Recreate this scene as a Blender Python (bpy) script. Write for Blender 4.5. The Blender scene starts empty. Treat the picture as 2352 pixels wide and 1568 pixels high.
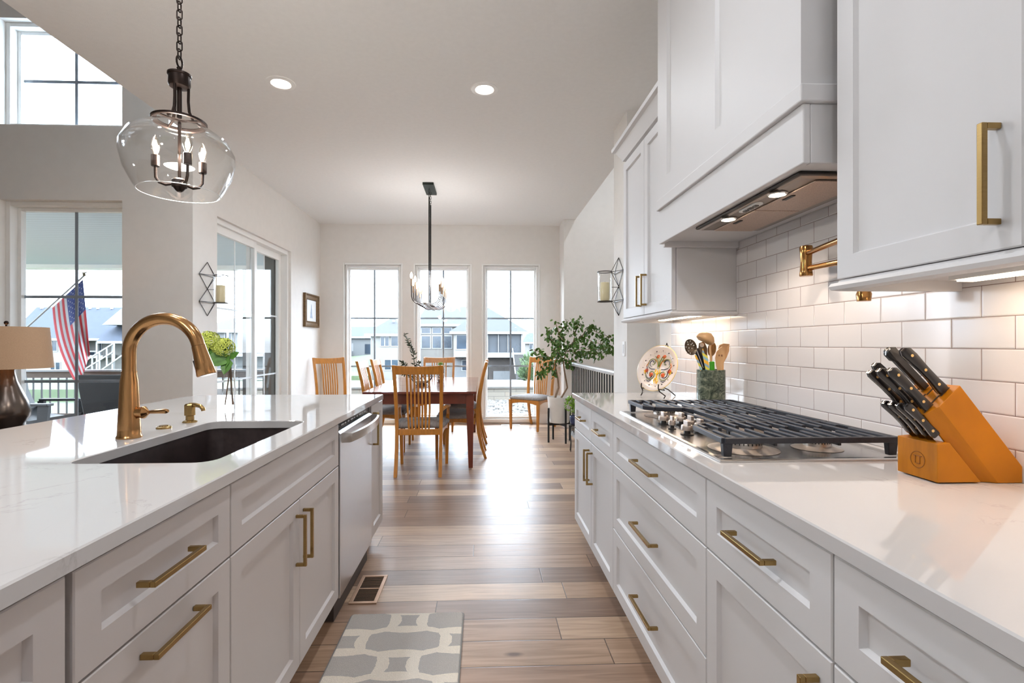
import bpy, bmesh, math, random
from mathutils import Vector, Matrix
R = math.radians
PI = math.pi
C = bpy.context.scene.collection
sc = bpy.context.scene

# ------------------------------------------------------------------ camera, world, exposure
EYE = 1.229
YAW = math.atan(45 / 1140)
cam_d = bpy.data.cameras.new('camera'); cam = bpy.data.objects.new('camera', cam_d); C.objects.link(cam)
cam.location = (0, 0, EYE); cam.rotation_euler = (PI / 2, 0, -YAW)
cam_d.sensor_fit = 'HORIZONTAL'; cam_d.sensor_width = 36.0; cam_d.lens = 36.0 * 1140 / 2352
cam_d.shift_x = (1176 - 1154) / 2352; cam_d.shift_y = (790 - 784) / 2352
cam_d.clip_start = 0.03; cam_d.clip_end = 500
sc.camera = cam
sc.view_settings.view_transform = 'Standard'; sc.view_settings.look = 'None'
sc.view_settings.gamma = 1.0; sc.view_settings.use_curve_mapping = False
sc.view_settings.exposure = 0.98
cy_ = sc.cycles
cy_.max_bounces = 10; cy_.diffuse_bounces = 5; cy_.glossy_bounces = 5; cy_.transmission_bounces = 6
cy_.transparent_max_bounces = 24; cy_.sample_clamp_indirect = 6.0; cy_.caustics_reflective = False; cy_.caustics_refractive = False
cy_.use_denoising = True

SKY = 8.0
w = bpy.data.worlds.new('overcast_sky'); sc.world = w; w.use_nodes = True
nt = w.node_tree; nt.nodes.clear()
wo = nt.nodes.new('ShaderNodeOutputWorld'); bg = nt.nodes.new('ShaderNodeBackground')
tc = nt.nodes.new('ShaderNodeTexCoord'); sp = nt.nodes.new('ShaderNodeSeparateXYZ')
rp = nt.nodes.new('ShaderNodeValToRGB')
nt.links.new(tc.outputs['Generated'], sp.inputs[0]); nt.links.new(sp.outputs['Z'], rp.inputs[0])
e = rp.color_ramp.elements
e[0].position = 0.0; e[0].color = (0.52, 0.56, 0.60, 1)
e[1].position = 0.02; e[1].color = (0.80, 0.92, 1.06, 1)
n2 = e.new(0.5); n2.color = (0.82, 0.93, 1.05, 1)
cl = nt.nodes.new('ShaderNodeTexNoise'); cl.inputs['Scale'].default_value = 3.0; cl.inputs['Detail'].default_value = 4
mx = nt.nodes.new('ShaderNodeMix'); mx.data_type = 'RGBA'; mx.blend_type = 'MULTIPLY'; mx.inputs[0].default_value = 0.25
rc = nt.nodes.new('ShaderNodeValToRGB'); rc.color_ramp.elements[0].position = .4; rc.color_ramp.elements[0].color = (.8, .88, .97, 1); rc.color_ramp.elements[1].position = .62
nt.links.new(tc.outputs['Generated'], cl.inputs['Vector']); nt.links.new(cl.outputs['Fac'], rc.inputs[0])
nt.links.new(rp.outputs[0], mx.inputs[6]); nt.links.new(rc.outputs[0], mx.inputs[7])
nt.links.new(mx.outputs[2], bg.inputs[0]); bg.inputs[1].default_value = SKY
nt.links.new(bg.outputs[0], wo.inputs[0])

CAN_POWER = 6      # one recessed ceiling light, watts
UNDER_POWER = .45   # one under-cabinet strip
HOOD_POWER = .6

# ------------------------------------------------------------------ measuring: a point of the photograph on a plane of the place
_s, _c = math.sin(YAW), math.cos(YAW)
def ray(x, y):
    u = (x - 1154) / 1140; v = -(y - 790) / 1140
    return Vector((u * _c + _s, -u * _s + _c, v))
def aX(x, y, X):
    r = ray(x, y); return Vector((0, 0, EYE)) + r * (X / r.x)
def aY(x, y, Y):
    r = ray(x, y); return Vector((0, 0, EYE)) + r * (Y / r.y)
def aZ(x, y, Z):
    r = ray(x, y); return Vector((0, 0, EYE)) + r * ((Z - EYE) / r.z)

# ------------------------------------------------------------------ materials
def lin(c):
    return tuple((v / 255 / 12.92) if v / 255 <= .04045 else ((v / 255 + .055) / 1.055) ** 2.4 for v in c[:3]) + (1,)
MATS = {}
def mat(name, col, rough=.5, metal=0, var=.04, scale=12, bump=0, bscale=200, stretch=None, spec=None, coat=0, emit=None, estr=0, aniso=0, sheen=0, trans=0, vary_rough=0):
    if name in MATS: return MATS[name]
    m = bpy.data.materials.new(name); m.use_nodes = True; t = m.node_tree; b = t.nodes['Principled BSDF']
    b.inputs['Roughness'].default_value = rough; b.inputs['Metallic'].default_value = metal
    if spec is not None: b.inputs['Specular IOR Level'].default_value = spec
    if coat: b.inputs['Coat Weight'].default_value = coat; b.inputs['Coat Roughness'].default_value = .08
    if aniso: b.inputs['Anisotropic'].default_value = aniso
    if sheen: b.inputs['Sheen Weight'].default_value = sheen
    if trans: b.inputs['Transmission Weight'].default_value = trans
    if emit: b.inputs['Emission Color'].default_value = lin(emit); b.inputs['Emission Strength'].default_value = estr
    co = t.nodes.new('ShaderNodeTexCoord'); mp = t.nodes.new('ShaderNodeMapping'); t.links.new(co.outputs['Object'], mp.inputs[0])
    if stretch: mp.inputs['Scale'].default_value = stretch
    no = t.nodes.new('ShaderNodeTexNoise'); no.inputs['Scale'].default_value = scale; no.inputs['Detail'].default_value = 4
    t.links.new(mp.outputs[0], no.inputs['Vector'])
    c = lin(col); k = 1 - var; q = 1 + var
    r = t.nodes.new('ShaderNodeValToRGB'); r.color_ramp.elements[0].position = .3; r.color_ramp.elements[1].position = .7
    r.color_ramp.elements[0].color = (c[0] * k, c[1] * k, c[2] * k, 1); r.color_ramp.elements[1].color = (min(1, c[0] * q), min(1, c[1] * q), min(1, c[2] * q), 1)
    t.links.new(no.outputs['Fac'], r.inputs[0]); t.links.new(r.outputs[0], b.inputs['Base Color'])
    if vary_rough:
        mr = t.nodes.new('ShaderNodeMapRange'); mr.inputs['To Min'].default_value = rough - vary_rough; mr.inputs['To Max'].default_value = rough + vary_rough
        t.links.new(no.outputs['Fac'], mr.inputs[0]); t.links.new(mr.outputs[0], b.inputs['Roughness'])
    if bump:
        nb = t.nodes.new('ShaderNodeTexNoise'); nb.inputs['Scale'].default_value = bscale; nb.inputs['Detail'].default_value = 3; t.links.new(mp.outputs[0], nb.inputs['Vector'])
        bp = t.nodes.new('ShaderNodeBump'); bp.inputs['Strength'].default_value = bump; bp.inputs['Distance'].default_value = .004
        t.links.new(nb.outputs['Fac'], bp.inputs['Height']); t.links.new(bp.outputs[0], b.inputs['Normal'])
    MATS[name] = m; return m

def mathn(t, op, a, b=None, clamp=False):
    n = t.nodes.new('ShaderNodeMath'); n.operation = op; n.use_clamp = clamp
    for i, v in enumerate((a, b)):
        if v is None: continue
        if isinstance(v, (int, float)): n.inputs[i].default_value = v
        else: t.links.new(v, n.inputs[i])
    return n.outputs[0]

def glass_mat(name, power=4.0, base=.04, tint=(1, 1, 1), rough=0.0, edge=.9):
    m = bpy.data.materials.new(name); m.use_nodes = True; t = m.node_tree; t.nodes.clear()
    o = t.nodes.new('ShaderNodeOutputMaterial'); mi = t.nodes.new('ShaderNodeMixShader')
    tr = t.nodes.new('ShaderNodeBsdfTransparent'); tr.inputs[0].default_value = (*tint, 1)
    gl = t.nodes.new('ShaderNodeBsdfGlossy'); gl.inputs['Roughness'].default_value = rough
    lw = t.nodes.new('ShaderNodeLayerWeight'); lw.inputs['Blend'].default_value = .5
    p = mathn(t, 'POWER', lw.outputs['Facing'], power); p = mathn(t, 'MULTIPLY', p, edge); p = mathn(t, 'ADD', p, base, True)
    t.links.new(p, mi.inputs[0]); t.links.new(tr.outputs[0], mi.inputs[1]); t.links.new(gl.outputs[0], mi.inputs[2]); t.links.new(mi.outputs[0], o.inputs[0])
    MATS[name] = m; return m

def emit_mat(name, col, s):
    m = bpy.data.materials.new(name); m.use_nodes = True; t = m.node_tree; t.nodes.clear()
    o = t.nodes.new('ShaderNodeOutputMaterial'); e_ = t.nodes.new('ShaderNodeEmission'); e_.inputs[0].default_value = lin(col); e_.inputs[1].default_value = s
    t.links.new(e_.outputs[0], o.inputs[0]); MATS[name] = m; return m

def wood_floor():
    m = bpy.data.materials.new('oak planks'); m.use_nodes = True; t = m.node_tree; b = t.nodes['Principled BSDF']
    co = t.nodes.new('ShaderNodeTexCoord'); s_ = t.nodes.new('ShaderNodeSeparateXYZ'); t.links.new(co.outputs['Object'], s_.inputs[0])
    X, Y = s_.outputs['X'], s_.outputs['Y']
    W, L = .165, 1.75
    ry = mathn(t, 'DIVIDE', Y, W); row = mathn(t, 'FLOOR', ry); fy = mathn(t, 'FRACT', ry)
    wn = t.nodes.new('ShaderNodeTexWhiteNoise'); wn.noise_dimensions = '1D'; t.links.new(row, wn.inputs['W'])
    off = mathn(t, 'MULTIPLY', wn.outputs['Value'], 7.3)
    rx = mathn(t, 'ADD', mathn(t, 'DIVIDE', X, L), off); col = mathn(t, 'FLOOR', rx); fx = mathn(t, 'FRACT', rx)
    cb = t.nodes.new('ShaderNodeCombineXYZ'); t.links.new(row, cb.inputs[0]); t.links.new(col, cb.inputs[1])
    w2 = t.nodes.new('ShaderNodeTexWhiteNoise'); w2.noise_dimensions = '2D'; t.links.new(cb.outputs[0], w2.inputs['Vector'])
    rr = t.nodes.new('ShaderNodeValToRGB'); el = rr.color_ramp.elements
    el[0].position = 0; el[0].color = lin((138, 114, 98)); el[1].position = 1; el[1].color = lin((202, 176, 150))
    a = el.new(.35); a.color = lin((160, 132, 112)); a2 = el.new(.7); a2.color = lin((176, 148, 124))
    t.links.new(w2.outputs['Value'], rr.inputs[0])
    # grain, stretched along the plank and shifted per plank
    c3 = t.nodes.new('ShaderNodeCombineXYZ')
    t.links.new(mathn(t, 'ADD', mathn(t, 'MULTIPLY', X, 2.2), mathn(t, 'MULTIPLY', w2.outputs['Value'], 31)), c3.inputs[0])
    t.links.new(mathn(t, 'MULTIPLY', Y, 34), c3.inputs[1]); t.links.new(mathn(t, 'MULTIPLY', w2.outputs['Value'], 9), c3.inputs[2])
    g = t.nodes.new('ShaderNodeTexNoise'); g.inputs['Scale'].default_value = 1.0; g.inputs['Detail'].default_value = 6; g.inputs['Distortion'].default_value = 1.2
    t.links.new(c3.outputs[0], g.inputs['Vector'])
    gr = t.nodes.new('ShaderNodeValToRGB'); gr.color_ramp.elements[0].position = .3; gr.color_ramp.elements[0].color = (.68, .64, .60, 1); gr.color_ramp.elements[1].position = .65; gr.color_ramp.elements[1].color = (1.06, 1.05, 1.04, 1)
    t.links.new(g.outputs['Fac'], gr.inputs[0])
    mu = t.nodes.new('ShaderNodeMix'); mu.data_type = 'RGBA'; mu.blend_type = 'MULTIPLY'; mu.inputs[0].default_value = 1
    t.links.new(rr.outputs[0], mu.inputs[6]); t.links.new(gr.outputs[0], mu.inputs[7])
    # knots
    vo = t.nodes.new('ShaderNodeTexVoronoi'); vo.inputs['Scale'].default_value = 1.0
    c4 = t.nodes.new('ShaderNodeCombineXYZ'); t.links.new(mathn(t, 'MULTIPLY', X, 1.5), c4.inputs[0]); t.links.new(mathn(t, 'MULTIPLY', Y, 3.6), c4.inputs[1]); t.links.new(c4.outputs[0], vo.inputs['Vector'])
    kn = t.nodes.new('ShaderNodeValToRGB'); kn.color_ramp.elements[0].position = .025; kn.color_ramp.elements[0].color = (.32, .27, .25, 1); kn.color_ramp.elements[1].position = .07; kn.color_ramp.elements[1].color = (1, 1, 1, 1)
    t.links.new(vo.outputs['Distance'], kn.inputs[0])
    mk = t.nodes.new('ShaderNodeMix'); mk.data_type = 'RGBA'; mk.blend_type = 'MULTIPLY'; mk.inputs[0].default_value = .9
    t.links.new(mu.outputs[2], mk.inputs[6]); t.links.new(kn.outputs[0], mk.inputs[7])
    # seams
    sy = mathn(t, 'MINIMUM', fy, mathn(t, 'SUBTRACT', 1, fy)); sx = mathn(t, 'MINIMUM', fx, mathn(t, 'SUBTRACT', 1, fx))
    d = mathn(t, 'MINIMUM', mathn(t, 'MULTIPLY', sy, W), mathn(t, 'MULTIPLY', sx, L))
    se = t.nodes.new('ShaderNodeMapRange'); se.inputs['From Min'].default_value = .0006; se.inputs['From Max'].default_value = .003; t.links.new(d, se.inputs[0])
    dk = t.nodes.new('ShaderNodeMix'); dk.data_type = 'RGBA'; t.links.new(se.outputs[0], dk.inputs[0]); dk.inputs[6].default_value = lin((62, 44, 32)); t.links.new(mk.outputs[2], dk.inputs[7])
    t.links.new(dk.outputs[2], b.inputs['Base Color'])
    mr = t.nodes.new('ShaderNodeMapRange'); mr.inputs['To Min'].default_value = .30; mr.inputs['To Max'].default_value = .42; t.links.new(g.outputs['Fac'], mr.inputs[0]); t.links.new(mr.outputs[0], b.inputs['Roughness'])
    hs = mathn(t, 'ADD', se.outputs[0], mathn(t, 'MULTIPLY', g.outputs['Fac'], .35))
    bp = t.nodes.new('ShaderNodeBump'); bp.inputs['Strength'].default_value = .25; bp.inputs['Distance'].default_value = .002; t.links.new(hs, bp.inputs['Height']); t.links.new(bp.outputs[0], b.inputs['Normal'])
    MATS['oak planks'] = m; return m

def tile_mat():
    m = bpy.data.materials.new('glazed subway tile'); m.use_nodes = True; t = m.node_tree; b = t.nodes['Principled BSDF']
    co = t.nodes.new('ShaderNodeTexCoord'); s_ = t.nodes.new('ShaderNodeSeparateXYZ'); t.links.new(co.outputs['Object'], s_.inputs[0])
    cb = t.nodes.new('ShaderNodeCombineXYZ')
    t.links.new(mathn(t, 'ADD', s_.outputs['Y'], TILE_Y), cb.inputs[0]); t.links.new(mathn(t, 'SUBTRACT', s_.outputs['Z'], TILE_Z), cb.inputs[1])
    br = t.nodes.new('ShaderNodeTexBrick'); br.offset = .5; br.inputs['Scale'].default_value = 1; br.inputs['Brick Width'].default_value = .1544; br.inputs['Row Height'].default_value = .0773
    br.inputs['Mortar Size'].default_value = .0009; br.inputs['Mortar Smooth'].default_value = .2; br.inputs['Bias'].default_value = -.2
    br.inputs['Color1'].default_value = lin((216, 213, 214)); br.inputs['Color2'].default_value = lin((210, 207, 209)); br.inputs['Mortar'].default_value = lin((128, 106, 100))
    t.links.new(cb.outputs[0], br.inputs['Vector']); t.links.new(br.outputs['Color'], b.inputs['Base Color'])
    b2 = t.nodes.new('ShaderNodeTexBrick'); b2.offset = .5; b2.inputs['Scale'].default_value = 1; b2.inputs['Brick Width'].default_value = .1544; b2.inputs['Row Height'].default_value = .0773
    b2.inputs['Mortar Size'].default_value = .004; b2.inputs['Mortar Smooth'].default_value = 1.0; t.links.new(cb.outputs[0], b2.inputs['Vector'])
    bp = t.nodes.new('ShaderNodeBump'); bp.invert = True; bp.inputs['Strength'].default_value = .35; bp.inputs['Distance'].default_value = .003; t.links.new(b2.outputs['Fac'], bp.inputs['Height']); t.links.new(bp.outputs[0], b.inputs['Normal'])
    b.inputs['Roughness'].default_value = .14
    MATS['tile'] = m; return m

def quartz_mat():
    m = bpy.data.materials.new('white quartz'); m.use_nodes = True; t = m.node_tree; b = t.nodes['Principled BSDF']
    co = t.nodes.new('ShaderNodeTexCoord')
    n1 = t.nodes.new('ShaderNodeTexNoise'); n1.inputs['Scale'].default_value = 2.6; n1.inputs['Detail'].default_value = 7; n1.inputs['Roughness'].default_value = .62; n1.inputs['Distortion'].default_value = 1.6
    t.links.new(co.outputs['Object'], n1.inputs['Vector'])
    d = mathn(t, 'ABSOLUTE', mathn(t, 'SUBTRACT', n1.outputs['Fac'], .5))
    ma = t.nodes.new('ShaderNodeTexNoise'); ma.inputs['Scale'].default_value = 5; t.links.new(co.outputs['Object'], ma.inputs['Vector'])
    mk = t.nodes.new('ShaderNodeMapRange'); mk.inputs['From Min'].default_value = .52; mk.inputs['From Max'].default_value = .66; t.links.new(ma.outputs['Fac'], mk.inputs[0])
    v = t.nodes.new('ShaderNodeMapRange'); v.inputs['From Min'].default_value = .0; v.inputs['From Max'].default_value = .012; v.inputs['To Min'].default_value = .4; v.inputs['To Max'].default_value = 0; t.links.new(d, v.inputs[0])
    f = mathn(t, 'MULTIPLY', v.outputs[0], mk.outputs[0])
    mx_ = t.nodes.new('ShaderNodeMix'); mx_.data_type = 'RGBA'; t.links.new(f, mx_.inputs[0]); mx_.inputs[6].default_value = lin((200, 198, 198)); mx_.inputs[7].default_value = lin((150, 144, 144))
    t.links.new(mx_.outputs[2], b.inputs['Base Color']); b.inputs['Roughness'].default_value = .035; b.inputs['IOR'].default_value = 1.65
    MATS['quartz'] = m; return m

# ------------------------------------------------------------------ mesh building
class B:
    """collects shapes in world metres (or, local=True, in its thing's own frame) and links them as ONE mesh object"""
    def __init__(s, local=False): s.bm = bmesh.new(); s.local = local; s.mi = 0
    def face(s, vs):
        try:
            f = s.bm.faces.new(vs); f.material_index = s.mi; return f
        except ValueError: return None
    def poly(s, pts): return s.face([s.bm.verts.new(p) for p in pts])
    def box(s, x0, x1, y0, y1, z0, z1):
        v = [s.bm.verts.new(p) for p in ((x0, y0, z0), (x1, y0, z0), (x1, y1, z0), (x0, y1, z0), (x0, y0, z1), (x1, y0, z1), (x1, y1, z1), (x0, y1, z1))]
        for q in ((3, 2, 1, 0), (4, 5, 6, 7), (0, 1, 5, 4), (1, 2, 6, 5), (2, 3, 7, 6), (3, 0, 4, 7)): s.face([v[i] for i in q])
        return s
    def hexa(s, lo, hi):
        """two quads of four points each, same winding"""
        v = [s.bm.verts.new(p) for p in list(lo) + list(hi)]; n = len(lo)
        s.face(v[:n][::-1]); s.face(v[n:])
        for i in range(n): s.face([v[i], v[(i + 1) % n], v[n + (i + 1) % n], v[n + i]])
        return s
    def prism(s, pts, axis, a0, a1):
        def P(p, a): return {'x': (a, p[0], p[1]), 'y': (p[0], a, p[1]), 'z': (p[0], p[1], a)}[axis]
        return s.hexa([P(p, a0) for p in pts], [P(p, a1) for p in pts])
    def bar(s, p, q, w, h=None, up=(0, 0, 1)):
        """a square bar from p to q"""
        h = h or w; p = Vector(p); q = Vector(q); d = (q - p).normalized(); u = Vector(up)
        if abs(d.dot(u)) > .98: u = Vector((0, 1, 0))
        a = d.cross(u).normalized() * (w / 2); b_ = a.cross(d).normalized() * (h / 2)
        s.hexa([p - a - b_, p + a - b_, p + a + b_, p - a + b_], [q - a - b_, q + a - b_, q + a + b_, q - a + b_]); return s
    def rings(s, rs, closed=False, caps=True):
        rs = [[s.bm.verts.new(p) for p in r] for r in rs]; n = len(rs[0]); m = len(rs)
        for i in range(m if closed else m - 1):
            a, b_ = rs[i], rs[(i + 1) % m]
            for j in range(n): s.face([a[j], a[(j + 1) % n], b_[(j + 1) % n], b_[j]])
        if caps and not closed: s.face(rs[0][::-1]); s.face(rs[-1])
        return s
    def tube(s, pts, r, n=10, closed=False, caps=True, flat=1.0):
        pts = [Vector(p) for p in pts]; m = len(pts); rr = r if isinstance(r, (list, tuple)) else [r] * m
        up = None; rs = []
        for i, p in enumerate(pts):
            a = pts[(i - 1) % m] if (closed or i > 0) else p; b_ = pts[(i + 1) % m] if (closed or i < m - 1) else p
            d = (b_ - a).normalized()
            if up is None: up = Vector((0, 0, 1)) if abs(d.z) < .9 else Vector((1, 0, 0))
            u = (up - d * up.dot(d))
            if u.length < 1e-5: u = d.orthogonal()
            u.normalize(); up = u; v = d.cross(u)
            rs.append([p + (u * math.cos(2 * PI * k / n) + v * math.sin(2 * PI * k / n) * flat) * rr[i] for k in range(n)])
        return s.rings(rs, closed, caps)
    def lathe(s, prof, c=(0, 0, 0), n=32, cap0=True, cap1=True, axis='z', sx=1, sy=1):
        c = Vector(c); rs = []
        for r, z in prof:
            ring = []
            for k in range(n):
                a = 2 * PI * k / n; x, y = r * math.cos(a) * sx, r * math.sin(a) * sy
                ring.append(c + (Vector((x, y, z)) if axis == 'z' else Vector((z, x, y)) if axis == 'x' else Vector((y, z, x))))
            rs.append(ring)
        vr = [[s.bm.verts.new(p) for p in r] for r in rs]
        for i in range(len(vr) - 1):
            for j in range(n): s.face([vr[i][j], vr[i][(j + 1) % n], vr[i + 1][(j + 1) % n], vr[i + 1][j]])
        if cap0: s.face(vr[0][::-1])
        if cap1: s.face(vr[-1])
        return s
    def ball(s, c, r, n=10, m=6, scale=(1, 1, 1)):
        c = Vector(c); prof = [(math.sin(PI * i / m), -math.cos(PI * i / m)) for i in range(m + 1)]
        vr = []
        for q, z in prof:
            vr.append([s.bm.verts.new(c + Vector((q * math.cos(2 * PI * k / n) * scale[0], q * math.sin(2 * PI * k / n) * scale[1], z * scale[2])) * r) for k in (range(n) if 1e-6 < q else [0])])
        for i in range(m):
            a, b_ = vr[i], vr[i + 1]
            for j in range(n):
                if len(a) == 1: s.face([a[0], b_[(j + 1) % n], b_[j]])
                elif len(b_) == 1: s.face([a[j], a[(j + 1) % n], b_[0]])
                else: s.face([a[j], a[(j + 1) % n], b_[(j + 1) % n], b_[j]])
        return s
    def holed(s, outer, inner, z0, z1, ch=.003):
        """a slab with one hole, top edges softened"""
        def ins(pts, k):
            n = len(pts); out = []
            for i in range(n):
                a, p, b_ = Vector(pts[i - 1]), Vector(pts[i]), Vector(pts[(i + 1) % n])
                d1 = (p - a).normalized(); d2 = (b_ - p).normalized(); nn = (Vector((-d1.y, d1.x)) + Vector((-d2.y, d2.x)))
                nn.normalize(); out.append(tuple(p + nn * k / max(.4, nn.dot(Vector((-d1.y, d1.x))))))
            return out
        def loop(pts, z): return [s.bm.verts.new((p[0], p[1], z)) for p in pts]
        def wall(a, b_):
            n = len(a)
            for i in range(n): s.face([a[i], a[(i + 1) % n], b_[(i + 1) % n], b_[i]])
        o0, o1, o2 = loop(outer, z0), loop(outer, z1 - ch), loop(ins(outer, ch), z1)
        wall(o0, o1); wall(o1, o2); tops = [o2]; bots = [o0]
        if inner:
            i0, i1, i2 = loop(inner, z0), loop(inner, z1 - ch), loop(ins(inner, -ch), z1)
            wall(i1, i0); wall(i2, i1); tops.append(i2); bots.append(i0)
        from mathutils.geometry import tessellate_polygon
        for loops in (tops, bots):
            flat = [v for l in loops for v in l]
            for tri in tessellate_polygon([[v.co.copy() for v in l] for l in loops]): s.face([flat[i] for i in tri])
        return s
    def xf(s, M): bmesh.ops.transform(s.bm, matrix=M, verts=s.bm.verts[:]); return s
    def put(s, name, m, parent=None, smooth=False, bevel=0, ang=35, label=None, segs=2, norm=True):
        bm = s.bm
        if norm: bmesh.ops.recalc_face_normals(bm, faces=bm.faces[:])
        me = bpy.data.meshes.new(name); o = bpy.data.objects.new(name, me); C.objects.link(o)
        loc = Vector((0, 0, 0))
        if parent is not None:
            o.parent = parent; root = parent
            while root.parent: root = root.parent
            if not s.local: bmesh.ops.translate(bm, vec=-Vector(root.location), verts=bm.verts[:])
        elif not s.local and bm.verts:
            xs = [v.co for v in bm.verts]
            loc = Vector(((min(v.x for v in xs) + max(v.x for v in xs)) / 2, (min(v.y for v in xs) + max(v.y for v in xs)) / 2, min(v.z for v in xs)))
            bmesh.ops.translate(bm, vec=-loc, verts=bm.verts[:]); o.location = loc
        bm.to_mesh(me); bm.free()
        for q in (m if isinstance(m, (list, tuple)) else [m]): me.materials.append(q)
        if smooth:
            me.polygons.foreach_set('use_smooth', [True] * len(me.polygons)); me.set_sharp_from_angle(angle=R(ang))
        if bevel:
            b_ = o.modifiers.new('soft_edges', 'BEVEL'); b_.width = bevel; b_.segments = segs; b_.limit_method = 'ANGLE'; b_.angle_limit = R(40)
            b_.harden_normals = False
        if label: o['label'] = label
        return o

def tag(o, label, cat, group=None, kind=None):
    o['label'] = label; o['category'] = cat
    if group: o['group'] = group
    if kind: o['kind'] = kind
    return o
def thing(name, label, cat, loc=(0, 0, 0), rotz=0, group=None):
    o = bpy.data.objects.new(name, None); C.objects.link(o); o.location = loc; o.rotation_euler = (0, 0, rotz); o.empty_display_size = .1
    return tag(o, label, cat, group)
def struct(o, label=None, cat=None):
    o['kind'] = 'structure'
    if label: o['label'] = label
    if cat: o['category'] = cat
    return o
def dup(root, loc, rotz, label):
    def cp(o, par):
        c = o.copy(); C.objects.link(c)
        if par: c.parent = par
        for ch in o.children: cp(ch, c)
        return c
    r = cp(root, None); r.location = loc; r.rotation_euler = (0, 0, rotz); r['label'] = label
    return r
def lamp(name, kind, loc, power, col=(255, 236, 214), parent=None, size=.1, rot=(0, 0, 0), spot=None, sizey=None):
    d = bpy.data.lights.new(name, kind); d.energy = power; d.color = lin(col)[:3]
    o = bpy.data.objects.new(name, d); C.objects.link(o)
    if kind == 'AREA':
        d.size = size
        if sizey: d.shape = 'RECTANGLE'; d.size_y = sizey
        else: d.shape = 'DISK'
    elif kind == 'SPOT': d.shadow_soft_size = size; d.spot_size = spot or R(120); d.spot_blend = .6
    else: d.shadow_soft_size = size
    o.rotation_euler = rot
    if parent is not None:
        o.parent = parent; root = parent
        while root.parent: root = root.parent
        o.location = Vector(loc) - Vector(root.location)
    else: o.location = loc
    return o
def arc(c, r, a0, a1, n, plane='xz'):
    out = []
    for i in range(n + 1):
        a = R(a0 + (a1 - a0) * i / n); u, v = r * math.cos(a), r * math.sin(a)
        out.append(Vector(c) + (Vector((u, 0, v)) if plane == 'xz' else Vector((0, u, v)) if plane == 'yz' else Vector((u, v, 0))))
    return out
def rrect(x0, x1, y0, y1, r, n=5):
    pts = []
    for cx, cy, a in ((x1 - r, y0 + r, -90), (x1 - r, y1 - r, 0), (x0 + r, y1 - r, 90), (x0 + r, y0 + r, 180)):
        for i in range(n + 1): q = R(a + 90 * i / n); pts.append((cx + r * math.cos(q), cy + r * math.sin(q)))
    return pts

# ------------------------------------------------------------------ palette
TILE_Z = EYE + .0015 - .0773 * 4
TILE_Y = .0085
# ------------------------------------------------------------------ colours of the place
WALL = mat('wall paint', (228, 225, 221), .75, var=.015, bump=.02, bscale=260)
CEIL = mat('ceiling paint', (233, 233, 232), .85, var=.015, scale=30, bump=.12, bscale=160)
TRIM = mat('white trim paint', (236, 236, 234), .4, var=.01)
WHITE = mat('white cabinet lacquer', (210, 209, 210), .5, var=.008, scale=4)
GRAY = mat('gray cabinet lacquer', (196, 191, 190), .42, var=.012, scale=4)
DARK = mat('dark toe kick board', (70, 62, 58), .6)  # even dark brown, used on the dishwasher tub
BRASS = mat('brushed champagne brass', (166, 138, 90), .27, 1, var=.06, scale=60, stretch=(1, 1, 6))
BRONZE = mat('warm brushed brass', (182, 138, 92), .2, 1, var=.05, scale=40, stretch=(8, 8, 1))
BLACKM = mat('black metal', (28, 26, 26), .38, .7, var=.1)
OILB = mat('oil rubbed bronze', (44, 34, 30), .35, .8, var=.15)
STEEL = mat('brushed stainless steel', (196, 194, 192), .24, 1, var=.05, scale=30, stretch=(1, 40, 1))
STEELV = mat('brushed stainless panel', (226, 227, 230), .3, 1, var=.03, scale=30, stretch=(40, 40, 1))
IRON = mat('cast iron', (46, 48, 56), .42, .25, var=.15, scale=80, bump=.15, bscale=300)
PANE = glass_mat('window pane', 5.5, .022, (.985, .995, 1.0), edge=.6)
CLEAR = glass_mat('clear glass', 3.0, .035, (.995, .995, .992), edge=.6)
FLOOR = wood_floor(); TILE = tile_mat(); QUARTZ = quartz_mat()
ISL = 'gray island cabinets'; RUN = 'white base cabinets'

# ------------------------------------------------------------------ the room
LX, RX, FY, CZ = -2.47, 1.225, 7.66, 3.06
GY = 4.33                     # great-room window wall
BACK = -2.6                   # the kitchen goes on behind the viewer
struct(B().box(-8.2, 2.7, BACK - .2, 7.9, -.12, 0).put('floor', FLOOR), 'wide oak plank floor running across the kitchen', 'floor')
struct(B().box(-2.56, 1.36, BACK, FY, CZ, CZ + .25).box(1.1, 1.36, FY, FY + .1, CZ, CZ + .25).put('ceiling', CEIL), 'flat textured kitchen ceiling', 'ceiling')
struct(B().box(-8.2, -2.56, BACK, GY, 5.0, 5.2).put('ceiling', CEIL), 'high great room ceiling', 'ceiling')
struct(B().box(1.36, 2.6, 3.4, 7.4, 4.3, 4.5).put('ceiling', CEIL), 'high stairwell ceiling', 'ceiling')

def wall_holes(axis, pos, th, a0, a1, z0, z1, holes):
    """a wall with openings (b0, b1, zb0, zb1), made of solid pieces; axis 'y': plane of constant Y"""
    b = B()
    def bx(u0, u1, v0, v1):
        if u1 - u0 < 1e-4 or v1 - v0 < 1e-4: return
        if axis == 'y': b.box(u0, u1, pos, pos + th, v0, v1)
        else: b.box(pos, pos + th, u0, u1, v0, v1)
    cuts = sorted({a0, a1, *[h_ for q in holes for h_ in q[:2]]})
    for u0, u1 in zip(cuts, cuts[1:]):
        hs = sorted([q for q in holes if q[0] <= u0 + 1e-6 and q[1] >= u1 - 1e-6], key=lambda q: q[2]); z = z0
        for q in hs: bx(u0, u1, z, q[2]); z = q[3]
        bx(u0, u1, z, z1)
    bmesh.ops.remove_doubles(b.bm, verts=b.bm.verts[:], dist=1e-5)
    return b
WIN = [(-2.105, -1.255), (-1.035, -.195), (.01, .86)]   # dining window openings
WZ0, WZ1 = .075, 2.44
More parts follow.
